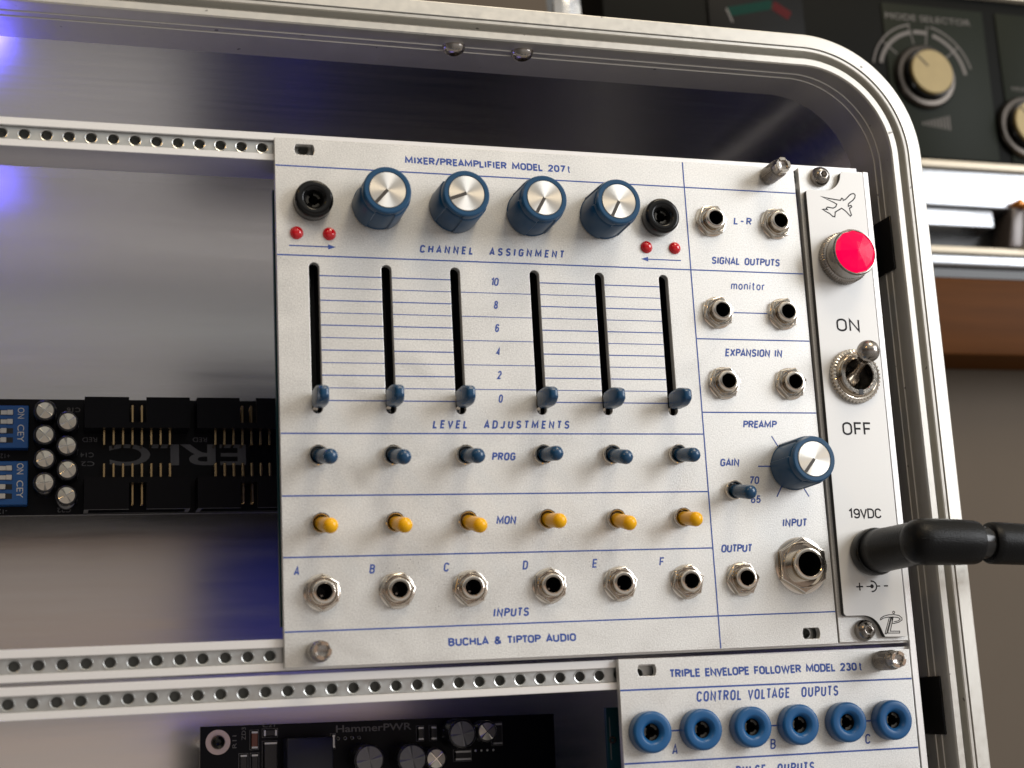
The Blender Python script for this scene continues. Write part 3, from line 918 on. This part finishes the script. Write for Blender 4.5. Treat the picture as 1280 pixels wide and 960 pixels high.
finish('dust_seal', bm, BORE, tg)
Lb = Vector((0.0, 4.9, 9.2)).length
bm = bmesh.new()
prof = [(2.2, -1.8), (2.3, -0.6), (2.0, 0.8), (1.3, 1.8), (1.2, 3.0), (1.35, Lb - 4.5), (1.6, Lb - 3.2)]
R_ = 3.0
for i in range(0, 15):
    a = -PI / 2 + 0.58 + (PI - 0.58) * i / 15
    prof.append((R_ * math.cos(a), Lb + R_ * math.sin(a)))
prof.append((0.02, Lb + R_))
lathe(bm, prof, seg=40)
lv = finish('bat_lever', bm, STEEL, tg, (0, 0, 0.6), sharp=50)
aim(lv, (0.0, 4.9, 9.0))

def pcap(s, x0, x1, y, h, **kw):
    a, b = loc(x0, y), loc(x1, y)
    letter(pw, s, a[0], b[0], a[1], h, BLACKP, z=ZO, **kw)
pcap('ON', 149.4, 156.3, -46.2, 3.6, wd=0.47, gap=0.24); pcap('OFF', 148.1, 156.7, -74.5, 3.55, wd=0.47, gap=0.24); pcap('19VDC', 147.5, 157.1, -96.6, 2.65, wd=0.38, gap=0.20)
bm = bmesh.new()
def L2(pts, dx=0.0, dy=0.0): return [loc(x + dx, y + dy) for x, y in pts]
plane = [(149.30, -8.27), (151.6, -8.75), (155.19, -9.15), (155.63, -8.49), (156.0, -8.65), (156.05, -9.1), (156.8, -8.75), (158.2, -7.45), (158.9, -7.05), (159.55, -6.95), (159.95, -7.35), (159.75, -8.1), (159.09, -8.9), (158.2, -9.5), (157.5, -10.1),
         (157.45, -10.75), (157.9, -10.55), (158.35, -10.45), (158.5, -10.8), (158.15, -11.1), (157.75, -11.25), (157.8, -12.0), (158.15, -13.2), (157.75, -13.55), (156.9, -12.6), (156.2, -11.95), (155.3, -11.4), (154.4, -11.9), (153.2, -12.6), (153.1, -13.3), (152.93, -13.95), (152.35, -13.9), (151.5, -13.1), (150.7, -12.75), (149.4, -12.0), (150.0, -11.9), (150.9, -12.0), (150.6, -11.6), (151.0, -11.25), (152.69, -11.5), (153.5, -11.1), (153.95, -10.3), (153.1, -9.85)]
polyline(bm, L2(plane, -0.75, 0.05), 0.31, ZO, closed=True)
finish('printed_aeroplane', bm, BLACKP, pw, sharp=None)
bm = bmesh.new()
yb = -114.3
strip(bm, *loc(147.6, yb), *loc(149.6, yb), 0.34, ZO); strip(bm, *loc(148.6, yb - 1.0), *loc(148.6, yb + 1.0), 0.34, ZO + 0.004)
strip(bm, *loc(150.6, yb), *loc(152.1, yb), 0.3, ZO); flat(bm, [loc(x, y) for x, y in circle(152.2, yb, 0.52, 16)], ZO + 0.004)
polyline(bm, [loc(152.2 + 1.35 * math.cos(math.radians(a)), yb + 1.35 * math.sin(math.radians(a))) for a in range(-100, 101, 20)], 0.34, ZO + 0.002)
strip(bm, *loc(153.5, yb), *loc(154.6, yb), 0.3, ZO); strip(bm, *loc(155.7, yb), *loc(156.9, yb), 0.34, ZO)
finish('printed_polarity_mark', bm, BLACKP, pw, sharp=None)
bm = bmesh.new()
for pts, cl in (([(153.59, -123.07), (153.87, -122.50), (154.80, -122.05), (156.16, -121.77), (157.81, -121.77), (159.22, -122.01), (160.03, -122.71), (160.01, -123.19), (159.02, -123.74), (157.55, -124.01), (157.0, -123.95), (157.2, -122.4)], False),
                ([(153.75, -122.95), (154.6, -122.55), (156.0, -122.35), (157.4, -122.35), (158.9, -122.55), (159.5, -122.95), (158.9, -123.4), (157.5, -123.6)], False),
                ([(156.35, -122.4), (154.61, -126.55), (155.05, -126.57), (156.8, -122.4)], True),
                ([(157.05, -122.4), (155.4, -126.4), (158.91, -126.52), (158.96, -126.04), (156.2, -125.95), (157.5, -122.4)], True)):
    polyline(bm, L2(pts), 0.21, ZO, closed=cl)
polyline(bm, L2(circle(157.75, -121.2, 0.3, 12)), 0.2, ZO, closed=True)
finish('printed_monogram', bm, BLACKP, pw, sharp=None)

# ------------------------------------------------------------------ plug and cable
dc = thing('power_plug', 'black right-angled plug with cable pushed into the power panel', 'plug', (152.6, -105.6, 1.6))
bm = bmesh.new()
lathe(bm, [(5.0, 0.05), (5.95, 0.3), (6.15, 1.0), (6.15, 3.6), (5.9, 4.1), (5.4, 4.2)], seg=48)
finish('collar', bm, BLACKG, dc, sharp=40)
bm = bmesh.new()
ZA = 26.5
tube(bm, [(0, 0, 3.9), (0, 0, 4.3), (0, 0, 9.0), (0, 0, 10), (0, 0, ZA - 1.5)], [5.3, 5.6, 5.55, 5.5, 5.35], 48)
finish('barrel', bm, BLACKM, dc, sharp=40)
bm = bmesh.new()
prof = [(-5.9, 0.02), (-5.8, 1.6), (-5.55, 2.8), (-5.1, 3.8), (-4.4, 4.6), (-3.4, 5.2), (-2.2, 5.55), (-0.8, 5.68), (2, 5.7), (9, 5.62), (13.2, 5.4), (13.9, 5.2), (14.2, 4.7), (14.25, 0.02)]
tube(bm, [(x, -0.035 * max(0, x) - 0.1, ZA) for x, r in prof], [r for x, r in prof], 48)
finish('elbow', bm, BLACKM, dc, sharp=40)
bm = bmesh.new()                                # moulding seam round the elbow
tube(bm, [(-4.5, 0.15, ZA + 5.42), (-2, 0.15, ZA + 5.62), (6, 0.0, ZA + 5.66), (13, -0.3, ZA + 5.4)], [0.07] * 4, 8)
finish('moulding_seam', bm, BLACKG, dc, sharp=60)
bm = bmesh.new()
tube(bm, [(13.6, -0.5, ZA), (14.6, -0.55, ZA), (17.6, -0.75, ZA), (18.4, -0.8, ZA)], [4.2, 4.0, 4.0, 4.2], 32)
finish('strain_neck', bm, mat('black_rubber', (0.01, 0.01, 0.01), 0, 0.2), dc, sharp=50)
bm = bmesh.new()
tube(bm, [(17.3, -0.75, ZA), (17.4, -0.75, ZA), (17.9, -0.78, ZA), (19.5, -0.85, ZA), (30, -1.5, ZA), (45, -2.6, ZA - 0.5), (46, -2.7, ZA - 0.6)], [3.9, 4.8, 5.15, 5.25, 5.1, 4.6, 3.0], 32)
finish('cable_sleeve', bm, BLACKM, dc, sharp=40)
bm = bmesh.new()
cab = [(45 + 8 * i, -2.7 - 0.9 * i - 0.35 * i * i, ZA - 0.6 - 0.4 * i) for i in range(10)]
tube(bm, cab, 2.6, 20)
finish('cable', bm, BLACKM, dc, sharp=50)

# ------------------------------------------------------------------ bus board at the back
bb = thing('bus_board', 'narrow black circuit board with blue switch blocks and silver capacitors in the upper bay', 'circuit board', (-28, -66, -81))
def bl(x, y): return (x + 28, y + 66)
bm = bmesh.new(); box(bm, *[v for v in (-120 + 28, 118 + 28)], -82.1 + 66, -49.6 + 66, -1.6, 0.0)
finish('board', bm, PCBK, bb, bevel=0.1, seg=1)
for x in (-100, 60, 110):
    for y in (-53, -79):
        bm = bmesh.new(); lathe(bm, [(2.6, -40.9), (2.6, -1.6)], *bl(x, y), 12); finish('standoff', bm, STEEL, bb)
def capacitor(parent, x, y, r, h, top, rot):
    bm = bmesh.new()
    lathe(bm, [(r, 0.1), (r, h - 0.7), (r - 0.25, h - 0.15), (r - 0.55, h), (r - 0.75, h), (r - 0.8, h - 0.2)], seg=36, caps=False)
    c = finish('capacitor', bm, CAPBODY, parent, (x, y, 0), rot, sharp=40)
    bm = bmesh.new()
    R0 = r - 0.75
    mid = bm.verts.new((0, 0, h + 0.10))
    rim_ = [bm.verts.new((R0 * math.cos(i * PI / 16), R0 * math.sin(i * PI / 16), h - 0.12 + (0.16 if i % 8 == 0 else 0.0))) for i in range(32)]
    for i in range(32): bm.faces.new((rim_[i], rim_[(i + 1) % 32], mid))
    finish('metal_top', bm, top, c, sharp=8)
    bm = bmesh.new()
    for a in (0, PI / 2):
        c_, s_ = math.cos(a), math.sin(a)
        strip(bm, -(r - 1.1) * c_, -(r - 1.1) * s_, (r - 1.1) * c_, (r - 1.1) * s_, 0.2, h + 0.112 + 0.004 * (a > 0))
    if top is DKCAP: bm.free()
    else: finish('vent_score', bm, mat('score', (0.85, 0.82, 0.75), 1.0, 0.12) if 'score' not in MATS else MATS['score'], c, sharp=None)
    bm = bmesh.new()
    pts = [((r + 0.02) * math.cos(math.radians(a)), (r + 0.02) * math.sin(math.radians(a))) for a in range(-26, 27, 13)] 
    prev = None
    for px_, py_ in pts:
        cur = (bm.verts.new((px_, py_, 0.3)), bm.verts.new((px_, py_, h - 0.75)), bm.verts.new((px_ * (r - 0.5) / r, py_ * (r - 0.5) / r, h + 0.02)))
        if prev:
            bm.faces.new((prev[0], cur[0], cur[1], prev[1])); bm.faces.new((prev[1], cur[1], cur[2], prev[2]))
        prev = cur
    finish('polarity_stripe', bm, SILK, c, rotz=-rot)
    return c
for i, (x, y) in enumerate(((-53.3, -54.5), (-53.3, -61.2), (-53.2, -67.85), (-53.2, -74.35), (-47.3, -57.5), (-47.45, -64.25), (-47.3, -70.9), (-47.5, -77.95))):
    capacitor(bb, *bl(x, y), 3.0, 9.0, CAPTOP, [0.9, 0.75, 0.4, 0.1, 0.5, 0.2, 0.65, 0.55][i])
for y0, y1 in ((-64.1, -52.3), (-79.7, -67.75)):
    bm = bmesh.new(); box(bm, *[v + 28 for v in (-69.5, -57.6)], y0 + 66, y1 + 66, 0.1, 4.4)
    d = finish('switch_block', bm, DIPB, bb, bevel=0.15, seg=1)
    for k in range(4):
        yy = y1 + 66 - 2.0 - 2.55 * k
        xs = (-63.0 + 28) if k < 2 else (-64.6 + 28)
        bm = bmesh.new(); box(bm, -67.2 + 28, -61.6 + 28, yy - 0.75, yy + 0.75, 4.35, 4.45)
        sl = finish('switch_slot', bm, BORE, d)
        bm = bmesh.new(); box(bm, xs - 0.2, xs + 1.3, yy - 0.68, yy + 0.68, 4.3, 5.1); box(bm, xs - 1.9, xs - 0.2, yy - 0.6, yy + 0.6, 4.3, 4.7)
        finish('switch_slider', bm, WHITEP, d, bevel=0.1, seg=1)
    xc = -59.6 + 28
    text(bb, 'ON', xc - 1.5, xc + 1.5, y1 + 66 - 3.0, 1.7, WHITEP, z=4.45, rot=-PI / 2)
    text(bb, 'CEY', xc - 2.4, xc + 2.4, y1 + 66 - 8.6, 1.7, WHITEP, z=4.45, rot=-PI / 2)
def header(x0, ytop, ybot, up):
    """16 pin header lying flat on the board, its mouth turned up or down, key notch facing the viewer"""
    x1 = x0 + 28.4
    xm = (x0 + x1) / 2
    bm = bmesh.new()
    mouth, foot = (ytop, ybot) if up else (ybot, ytop)
    sg = 1 if up else -1
    lo, hi = min(ytop, ybot), max(ytop, ybot)
    box(bm, x0, x1, lo, hi, 0.1, 1.3)
    box(bm, x0, x0 + 1.2, lo, hi, 1.3, 9.0); box(bm, x1 - 1.2, x1, lo, hi, 1.3, 9.0)
    f0, f1 = sorted((foot, foot + sg * 1.6))
    box(bm, x0 + 1.2, x1 - 1.2, f0, f1, 1.3, 9.0)
    w0, w1 = sorted((foot + sg * 1.6, mouth))
    box(bm, x0 + 1.2, xm - 2.35, w0, w1, 7.8, 9.0); box(bm, xm + 2.35, x1 - 1.2, w0, w1, 7.8, 9.0)
    h = finish('pin_header', bm, HDR, bb)
    for k in range(8):
        px_ = xm + 0.0 + (k - 3.5) * 2.546
        y0, y1 = sorted((foot + sg * 1.6, mouth - sg * 1.7))
        for zz in (5.8, 3.3):
            bm = bmesh.new(); box(bm, px_ - 0.32, px_ + 0.32, y0, y1, zz - 0.32, zz + 0.32)
            finish('pin', bm, GOLD, h, bevel=0.1, seg=1)
        bm = bmesh.new()
        a, b = sorted((foot, foot - sg * 4.3))
        box(bm, px_ - 0.32, px_ + 0.32, a, b, 5.5, 6.1)
        c, d_ = (a, a + 0.6) if up else (b - 0.6, b)
        box(bm, px_ - 0.31, px_ + 0.31, c, d_, 0.0, 5.5)
        finish('solder_leg', bm, GOLD, h, bevel=0.1, seg=1)
    return h
for xa in (-42.9, -12.5, 17.9, 48.3):
    header(xa + 28, -50.6 + 66, -59.3 + 66, True)
    header(xa + 28, -73.0 + 66, -81.9 + 66, False)
text(bb, 'ERLC', -36 + 28, 2 + 28, -68.4 + 66, 6.0, SILK, rot=PI, bold=0.02)
for x in (-43.3, -13): text(bb, 'RED', x + 28, x + 4 + 28, -61.7 + 66, 1.3, SILK, rot=PI)
for s, x, y in (('C16', -47.5, -53.2), ('C14', -43.8, -66.0), ('C2', -43.6, -68.5), ('C22', -49.8, -81.4), ('+12V', -66, -66.2), ('-12V', -66.5, -81.6)):
    text(bb, s, x + 28, x + 3.6 + 28, y + 66, 1.25, SILK, rot=PI)
bm = bmesh.new()
lathe(bm, [(0.8, 0.1), (0.8, 1.6), (0.5, 2.0), (0.02, 2.1)], *bl(33, -81), 16)
lathe(bm, [(0.8, 0.1), (0.8, 1.6), (0.5, 2.0), (0.02, 2.1)], *bl(-112, -53), 16)
finish('blue_lamp', bm, LEDBLUE, bb)
def blue(x, y, z, e, soft=0.003):
    l = bpy.data.lights.new('blue_lamp_light', 'POINT'); l.energy = e; l.color = (0.06, 0.05, 1.0); l.shadow_soft_size = soft
    o = bpy.data.objects.new('blue_lamp_light', l); COL.objects.link(o); o.location = conv(x, y, z)
blue(38, -45, -45, 0.0006); area('blue_glow_light', (34, -98, -66), (34, -98, 0), 0.05, 0.03, 0.017, (0.14, 0.12, 1.0))  # unseen area lamp added to tint the mixer's board blue from behind
bl_ = area('blue_glow_light', (-75, 9, -66), (-68, 60, -56), 0.018, 0.018, 0.020, (0.10, 0.08, 1.0))  # unseen lamp without a fitting, added for the blue glow on the top wall

# ------------------------------------------------------------------ power board in the lower bay
pb = thing('power_board', 'black circuit board with round capacitors and grey lettering in the lower bay', 'circuit board', (-11.5, -141.2, -81), -0.0175)
bm = bmesh.new(); box(bm, 0, 102.5, -60, 0, -1.6, 0); finish('board', bm, PCBK, pb, bevel=0.1, seg=1)
for x, y in ((5, -4.5), (97, -4.5), (5, -55), (97, -55)):
    bm = bmesh.new(); lathe(bm, [(2.6, -40.9), (2.6, -1.6)], x, y, 12); finish('standoff', bm, STEEL, pb)
bm = bmesh.new(); lathe(bm, [(3.4, 0.0), (3.35, 0.12), (1.9, 0.12), (1.85, 0.0)], 4.8, -4.3, 40, caps=False)
finish('mounting_pad', bm, mat('tinned_copper', (0.62, 0.50, 0.47), 0.8, 0.45), pb)
bm = bmesh.new(); lathe(bm, [(1.9, 0.02), (1.9, 0.8), (1.6, 1.5), (0.9, 1.9), (0.8, 0.9), (0.02, 0.8)], 4.8, -4.3, 30, caps=False)
finish('dome_screw', bm, BLACKG, pb)
text(pb, 'HammerPWR', 37.6, 59.4, -2.95, 1.95, SILK, bold=0.012)
text(pb, 'C21', 17.0, 20.4, -0.75, 1.05, SILK); text(pb, 'ZD3', 10.1, 13.5, -2.8, 1.1, SILK, rot=PI / 2); text(pb, 'R11', 7.6, 11.0, -4.9, 1.1, SILK, rot=PI / 2)
def chip(x0, x1, y0, y1, h, m, vertical=True):
    bm = bmesh.new()
    polyline(bm, [(x0 - 0.4, y0 - 0.4), (x1 + 0.4, y0 - 0.4), (x1 + 0.4, y1 + 0.4), (x0 - 0.4, y1 + 0.4)], 0.14, 0.02, closed=True)
    o = finish('board_outline', bm, SILK, pb, sharp=None)
    bm = bmesh.new(); box(bm, x0, x1, y0, y1, 0.05, h)
    c = finish('surface_component', bm, m, pb, bevel=0.08, seg=1)
    bm = bmesh.new()
    e_ = 0.45
    if vertical: box(bm, x0 - 0.02, x1 + 0.02, y0 - 0.03, y0 + e_, 0.04, h + 0.02); box(bm, x0 - 0.02, x1 + 0.02, y1 - e_, y1 + 0.03, 0.04, h + 0.02)
    else: box(bm, x0 - 0.03, x0 + e_, y0 - 0.02, y1 + 0.02, 0.04, h + 0.02); box(bm, x1 - e_, x1 + 0.03, y0 - 0.02, y1 + 0.02, 0.04, h + 0.02)
    finish('solder_end', bm, ZINC, c)
CHIPM = mat('chip_black', (0.012, 0.012, 0.014), 0, 0.3)
CHIPR = mat('chip_brown', (0.16, 0.05, 0.03), 0, 0.3)
chip(13.9, 15.5, -6.3, -1.8, 1.3, CHIPR); chip(17.3, 20.8, -3.1, -1.6, 1.1, CHIPM, False)
chip(10.9, 12.6, -13, -8.0, 0.8, CHIPM); chip(14.0, 15.6, -13, -8.0, 0.8, CHIPM); chip(17.3, 20.6, -14.5, -4.9, 2.4, CHIPM)
chip(36.4, 37.0, -7.0, -3.6, 1.4, ZINC); chip(61.2, 62.6, -5.9, -2.4, 1.2, CHIPM); chip(65.0, 66.4, -5.9, -2.4, 1.2, CHIPM); chip(83.5, 86.0, -8, -2.2, 1.2, CHIPM); chip(72, 76.5, -12, -9.5, 1.2, CHIPM)
bm = bmesh.new(); box(bm, 22.5, 35.2, -15.5, -3.9, 0.05, 9.0); finish('inductor_block', bm, mat('dark_navy_plastic', (0.006, 0.008, 0.022), 0, 0.4), pb, bevel=0.4, seg=2)
for x, y, r, h, t in ((44.9, -10.5, 4.4, 11, DKCAP), (57.0, -10.8, 4.4, 11, DKCAP), (64.3, -11.1, 3.3, 9, CAPTOP), (71.6, -4.55, 4.2, 11, DKCAP), (79.4, -4.2, 3.2, 9, CAPTOP)):
    capacitor(pb, x, y, r, h, t, 0.7 if h == 9 else 0.2)
bm = bmesh.new()
for i in range(4): lathe(bm, [(0.55, 0.02), (0.45, 0.2), (0.3, 0.02)], 38.2 + i * 2.0, -4.6, 12, caps=False)
for i in range(4): lathe(bm, [(0.35, 0.02), (0.3, 0.25), (0.02, 0.3)], 78.2 + i * 1.8, -9.6, 12, caps=False)
finish('solder_joint', bm, ZINC, pb)
blue(-3, -139.2, -14, 0.0004, 0.001)

# ------------------------------------------------------------------ stereo amplifier behind the case
AZ = -170.0
am = thing('stereo_amplifier', 'black vintage stereo amplifier with champagne knobs behind the case', 'amplifier', (300, 24.0, AZ))
def al(x, y): return (x - 300, y - 24.0)
bm = bmesh.new(); box(bm, 158 - 300, 640 - 300, 73 - 24, 152 - 24, -230, 0)
finish('front_panel', bm, AMPF, am, bevel=0.8, seg=2)
bm = bmesh.new(); box(bm, 157 - 300, 641 - 300, 151.8 - 24, 156 - 24, -231, 3.0); finish('top_trim', bm, IVORY, am, bevel=0.6)
bm = bmesh.new(); box(bm, 157 - 300, 641 - 300, 70.2 - 24, 73.4 - 24, -231, 5.5); finish('ledge_trim', bm, IVORY, am, bevel=0.6)
for x0, x1 in ((286, 336), (342.5, 392)):
    bm = bmesh.new(); box(bm, x0 - 300, x1 - 300, 76 - 24, 145.5 - 24, 0.0, 0.7); finish('control_panel', bm, AMPF2, am, bevel=0.3)
bm = bmesh.new(); box(bm, 204 - 300, 248 - 300, 100 - 24, 148 - 24, 0, 1.2); mt = finish('level_meter', bm, CLEAR, am, bevel=0.6)
bm = bmesh.new()
strip(bm, *al(213, 134), *al(233.5, 139.2), 4.2, 1.25); finish('green_scale', bm, METER_G, mt, sharp=None)
bm = bmesh.new(); strip(bm, *al(233.6, 139.0), *al(241.2, 134.6), 4.2, 1.25); finish('red_scale', bm, METER_R, mt, sharp=None)
bm = bmesh.new(); strip(bm, *al(212.2, 135.5), *al(214.5, 129.5), 0.9, 1.3); finish('needle', bm, AMPTXT, mt, sharp=None)
def amp_knob(x, y):
    bm = bmesh.new()
    lathe(bm, [(14.3, 0.0), (14.3, 1.5), (13.5, 2.6), (11.6, 2.8), (11.2, 1.5)], seg=64, caps=False)
    k = finish('selector_knob', bm, MATS['bezel_metal'], am, (*al(x, y), 0.7), sharp=30)
    bm = bmesh.new(); lathe(bm, [(11.4, 1.0), (11.0, 5.0), (10.4, 5.6), (0.02, 5.6)], seg=64, caps=False); finish('knob_skirt', bm, BLACKG, k)
    bm = bmesh.new(); lathe(bm, [(10.0, 5.2), (10.0, 6.6), (9.5, 7.0), (0.02, 7.0)], seg=64, caps=False); finish('knob_cap', bm, BRASS, k)
    bm = bmesh.new(); strip(bm, -2.0, 2.2, -6.6, 6.8, 0.8, 7.05); finish('pointer_line', bm, BLACKP, k, sharp=None)
amp_knob(302.8, 112.0); amp_knob(351.0, 92.0)
text(am, 'MODE SELECTOR', *[v - 300 for v in (287.3, 329.4)], 138.2 - 24, 2.6, AMPTXT, z=0.75)
text(am, 'MONITOR', *[v - 300 for v in (338.5 + 8, 364)], 109.5 - 24, 1.6, AMPTXT, z=0.75)
bm = bmesh.new()
for r_, a0, a1, wd in ((24.5, 100, 168, 0.7), (24.5, 14, 76, 0.7), (21.0, 102, 165, 1.7), (21.0, 80, 98, 1.7), (21.0, 8, 72, 1.7)):
    polyline(bm, [al(303 + r_ * math.cos(math.radians(a0 + (a1 - a0) * i / 12)), 112 + r_ * math.sin(math.radians(a0 + (a1 - a0) * i / 12))) for i in range(13)], wd, 0.74)
for a in (40, 80, 102, 140):
    strip(bm, *al(303 + 15.5 * math.cos(math.radians(a)), 112 + 15.5 * math.sin(math.radians(a))), *al(303 + 24.5 * math.cos(math.radians(a)), 112 + 24.5 * math.sin(math.radians(a))), 0.5, 0.76)
for i in range(9):
    strip(bm, *al(300 + i * 1.6, 90.5 - 0.2 * i), *al(300 + i * 1.6, 91.8 + 0.45 * i), 0.7, 0.75)
finish('printed_scale', bm, AMPTXT, am, sharp=None)
# lower chromed section
bm = bmesh.new()
box(bm, 157 - 300, 640 - 300, 53.5 - 24, 70.4 - 24, -20, 3.5)
finish('chrome_band', bm, CHROME, am, bevel=1.2, seg=3)
bm = bmesh.new(); box(bm, 157 - 300, 327.5 - 300, 45.2 - 24, 52.7 - 24, -20, 3.0); finish('chrome_band', bm, CHROME, am, bevel=0.8, seg=2)
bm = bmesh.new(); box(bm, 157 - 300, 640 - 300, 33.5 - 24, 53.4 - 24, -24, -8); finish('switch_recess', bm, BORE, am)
bm = bmesh.new(); box(bm, 157 - 300, 640 - 300, 33.0 - 24, 36.0 - 24, -20, 4.5); finish('ledge_trim', bm, IVORY, am, bevel=0.6)
bm = bmesh.new(); box(bm, 157 - 300, 640 - 300, 27.8 - 24, 33.2 - 24, -20, 3.5); finish('chrome_band', bm, CHROME, am, bevel=1.5, seg=3)
bm = bmesh.new(); box(bm, 157 - 300, 640 - 300, 23.6 - 24, 28 - 24, -20, 0.5); finish('base_strip', bm, BLACKG, am)
bm = bmesh.new()
vs = [(331.0, 36.2), (338.0, 36.2), (342.0, 54), (335.5, 54)]
prism(bm, [al(x, y) for x, y in vs], -8, 6); pk = finish('rocker_key', bm, mat('brown_smoked_plastic', (0.10, 0.085, 0.08), 0.3, 0.25), am, bevel=0.8)
bm = bmesh.new(); prism(bm, [al(x, y) for x, y in ((339.5, 36.2), (350, 36.2), (352, 57), (343.5, 57))], -8, 8); finish('rocker_key', bm, WHITEP, am, bevel=1.0)
bm = bmesh.new(); lathe(bm, [(1.5, 0), (1.5, 8), (1.1, 8.8), (0.02, 9)], *al(338.0, 55.5), 16, caps=False); lathe(bm, [(1.5, 0), (1.5, 8), (1.1, 8.8), (0.02, 9)], *al(340.8, 54.6), 16, caps=False)
finish('indicator_lamp', bm, mat('amber_lens', (0.8, 0.30, 0.05), 0.2, 0.2), am)

wc = thing('wooden_cabinet', 'orange brown wooden cabinet top under the amplifier', 'cabinet', (380, -9.5, -300))
bm = bmesh.new(); box(bm, -330, 420, 0, 33.0, -110, 131)
finish('cabinet_top', bm, WOOD, wc, bevel=1.0)
bm = bmesh.new()
box(bm, -310, 400, -400, -0.2, -105, 105)
finish('cabinet_front', bm, WALLM, wc)

fo = thing('foil_packet', 'crumpled silver foil packet peeking over the case beside the amplifier', 'packet', (140, 24, -165))
bm = bmesh.new()
n = 16
prev = None
rows = []
for j in range(15):
    y = j / 14 * 112
    row = []
    for i in range(n):
        a = 2 * PI * i / n
        tp = 1.0 - 0.35 * (j / 14)
        row.append(bm.verts.new(((10.5 * tp + random.uniform(-1, 1)) * math.cos(a), y + random.uniform(-1.5, 1.5), (6 * tp + random.uniform(-1.2, 1.2)) * math.sin(a))))
    rows.append(row)
for a, b in zip(rows, rows[1:]):
    for i in range(n): bm.faces.new((a[i], a[(i + 1) % n], b[(i + 1) % n], b[i]))
bm.faces.new(rows[0]); bm.faces.new(rows[-1])
finish('wrapper', bm, FOIL, fo, sharp=10)
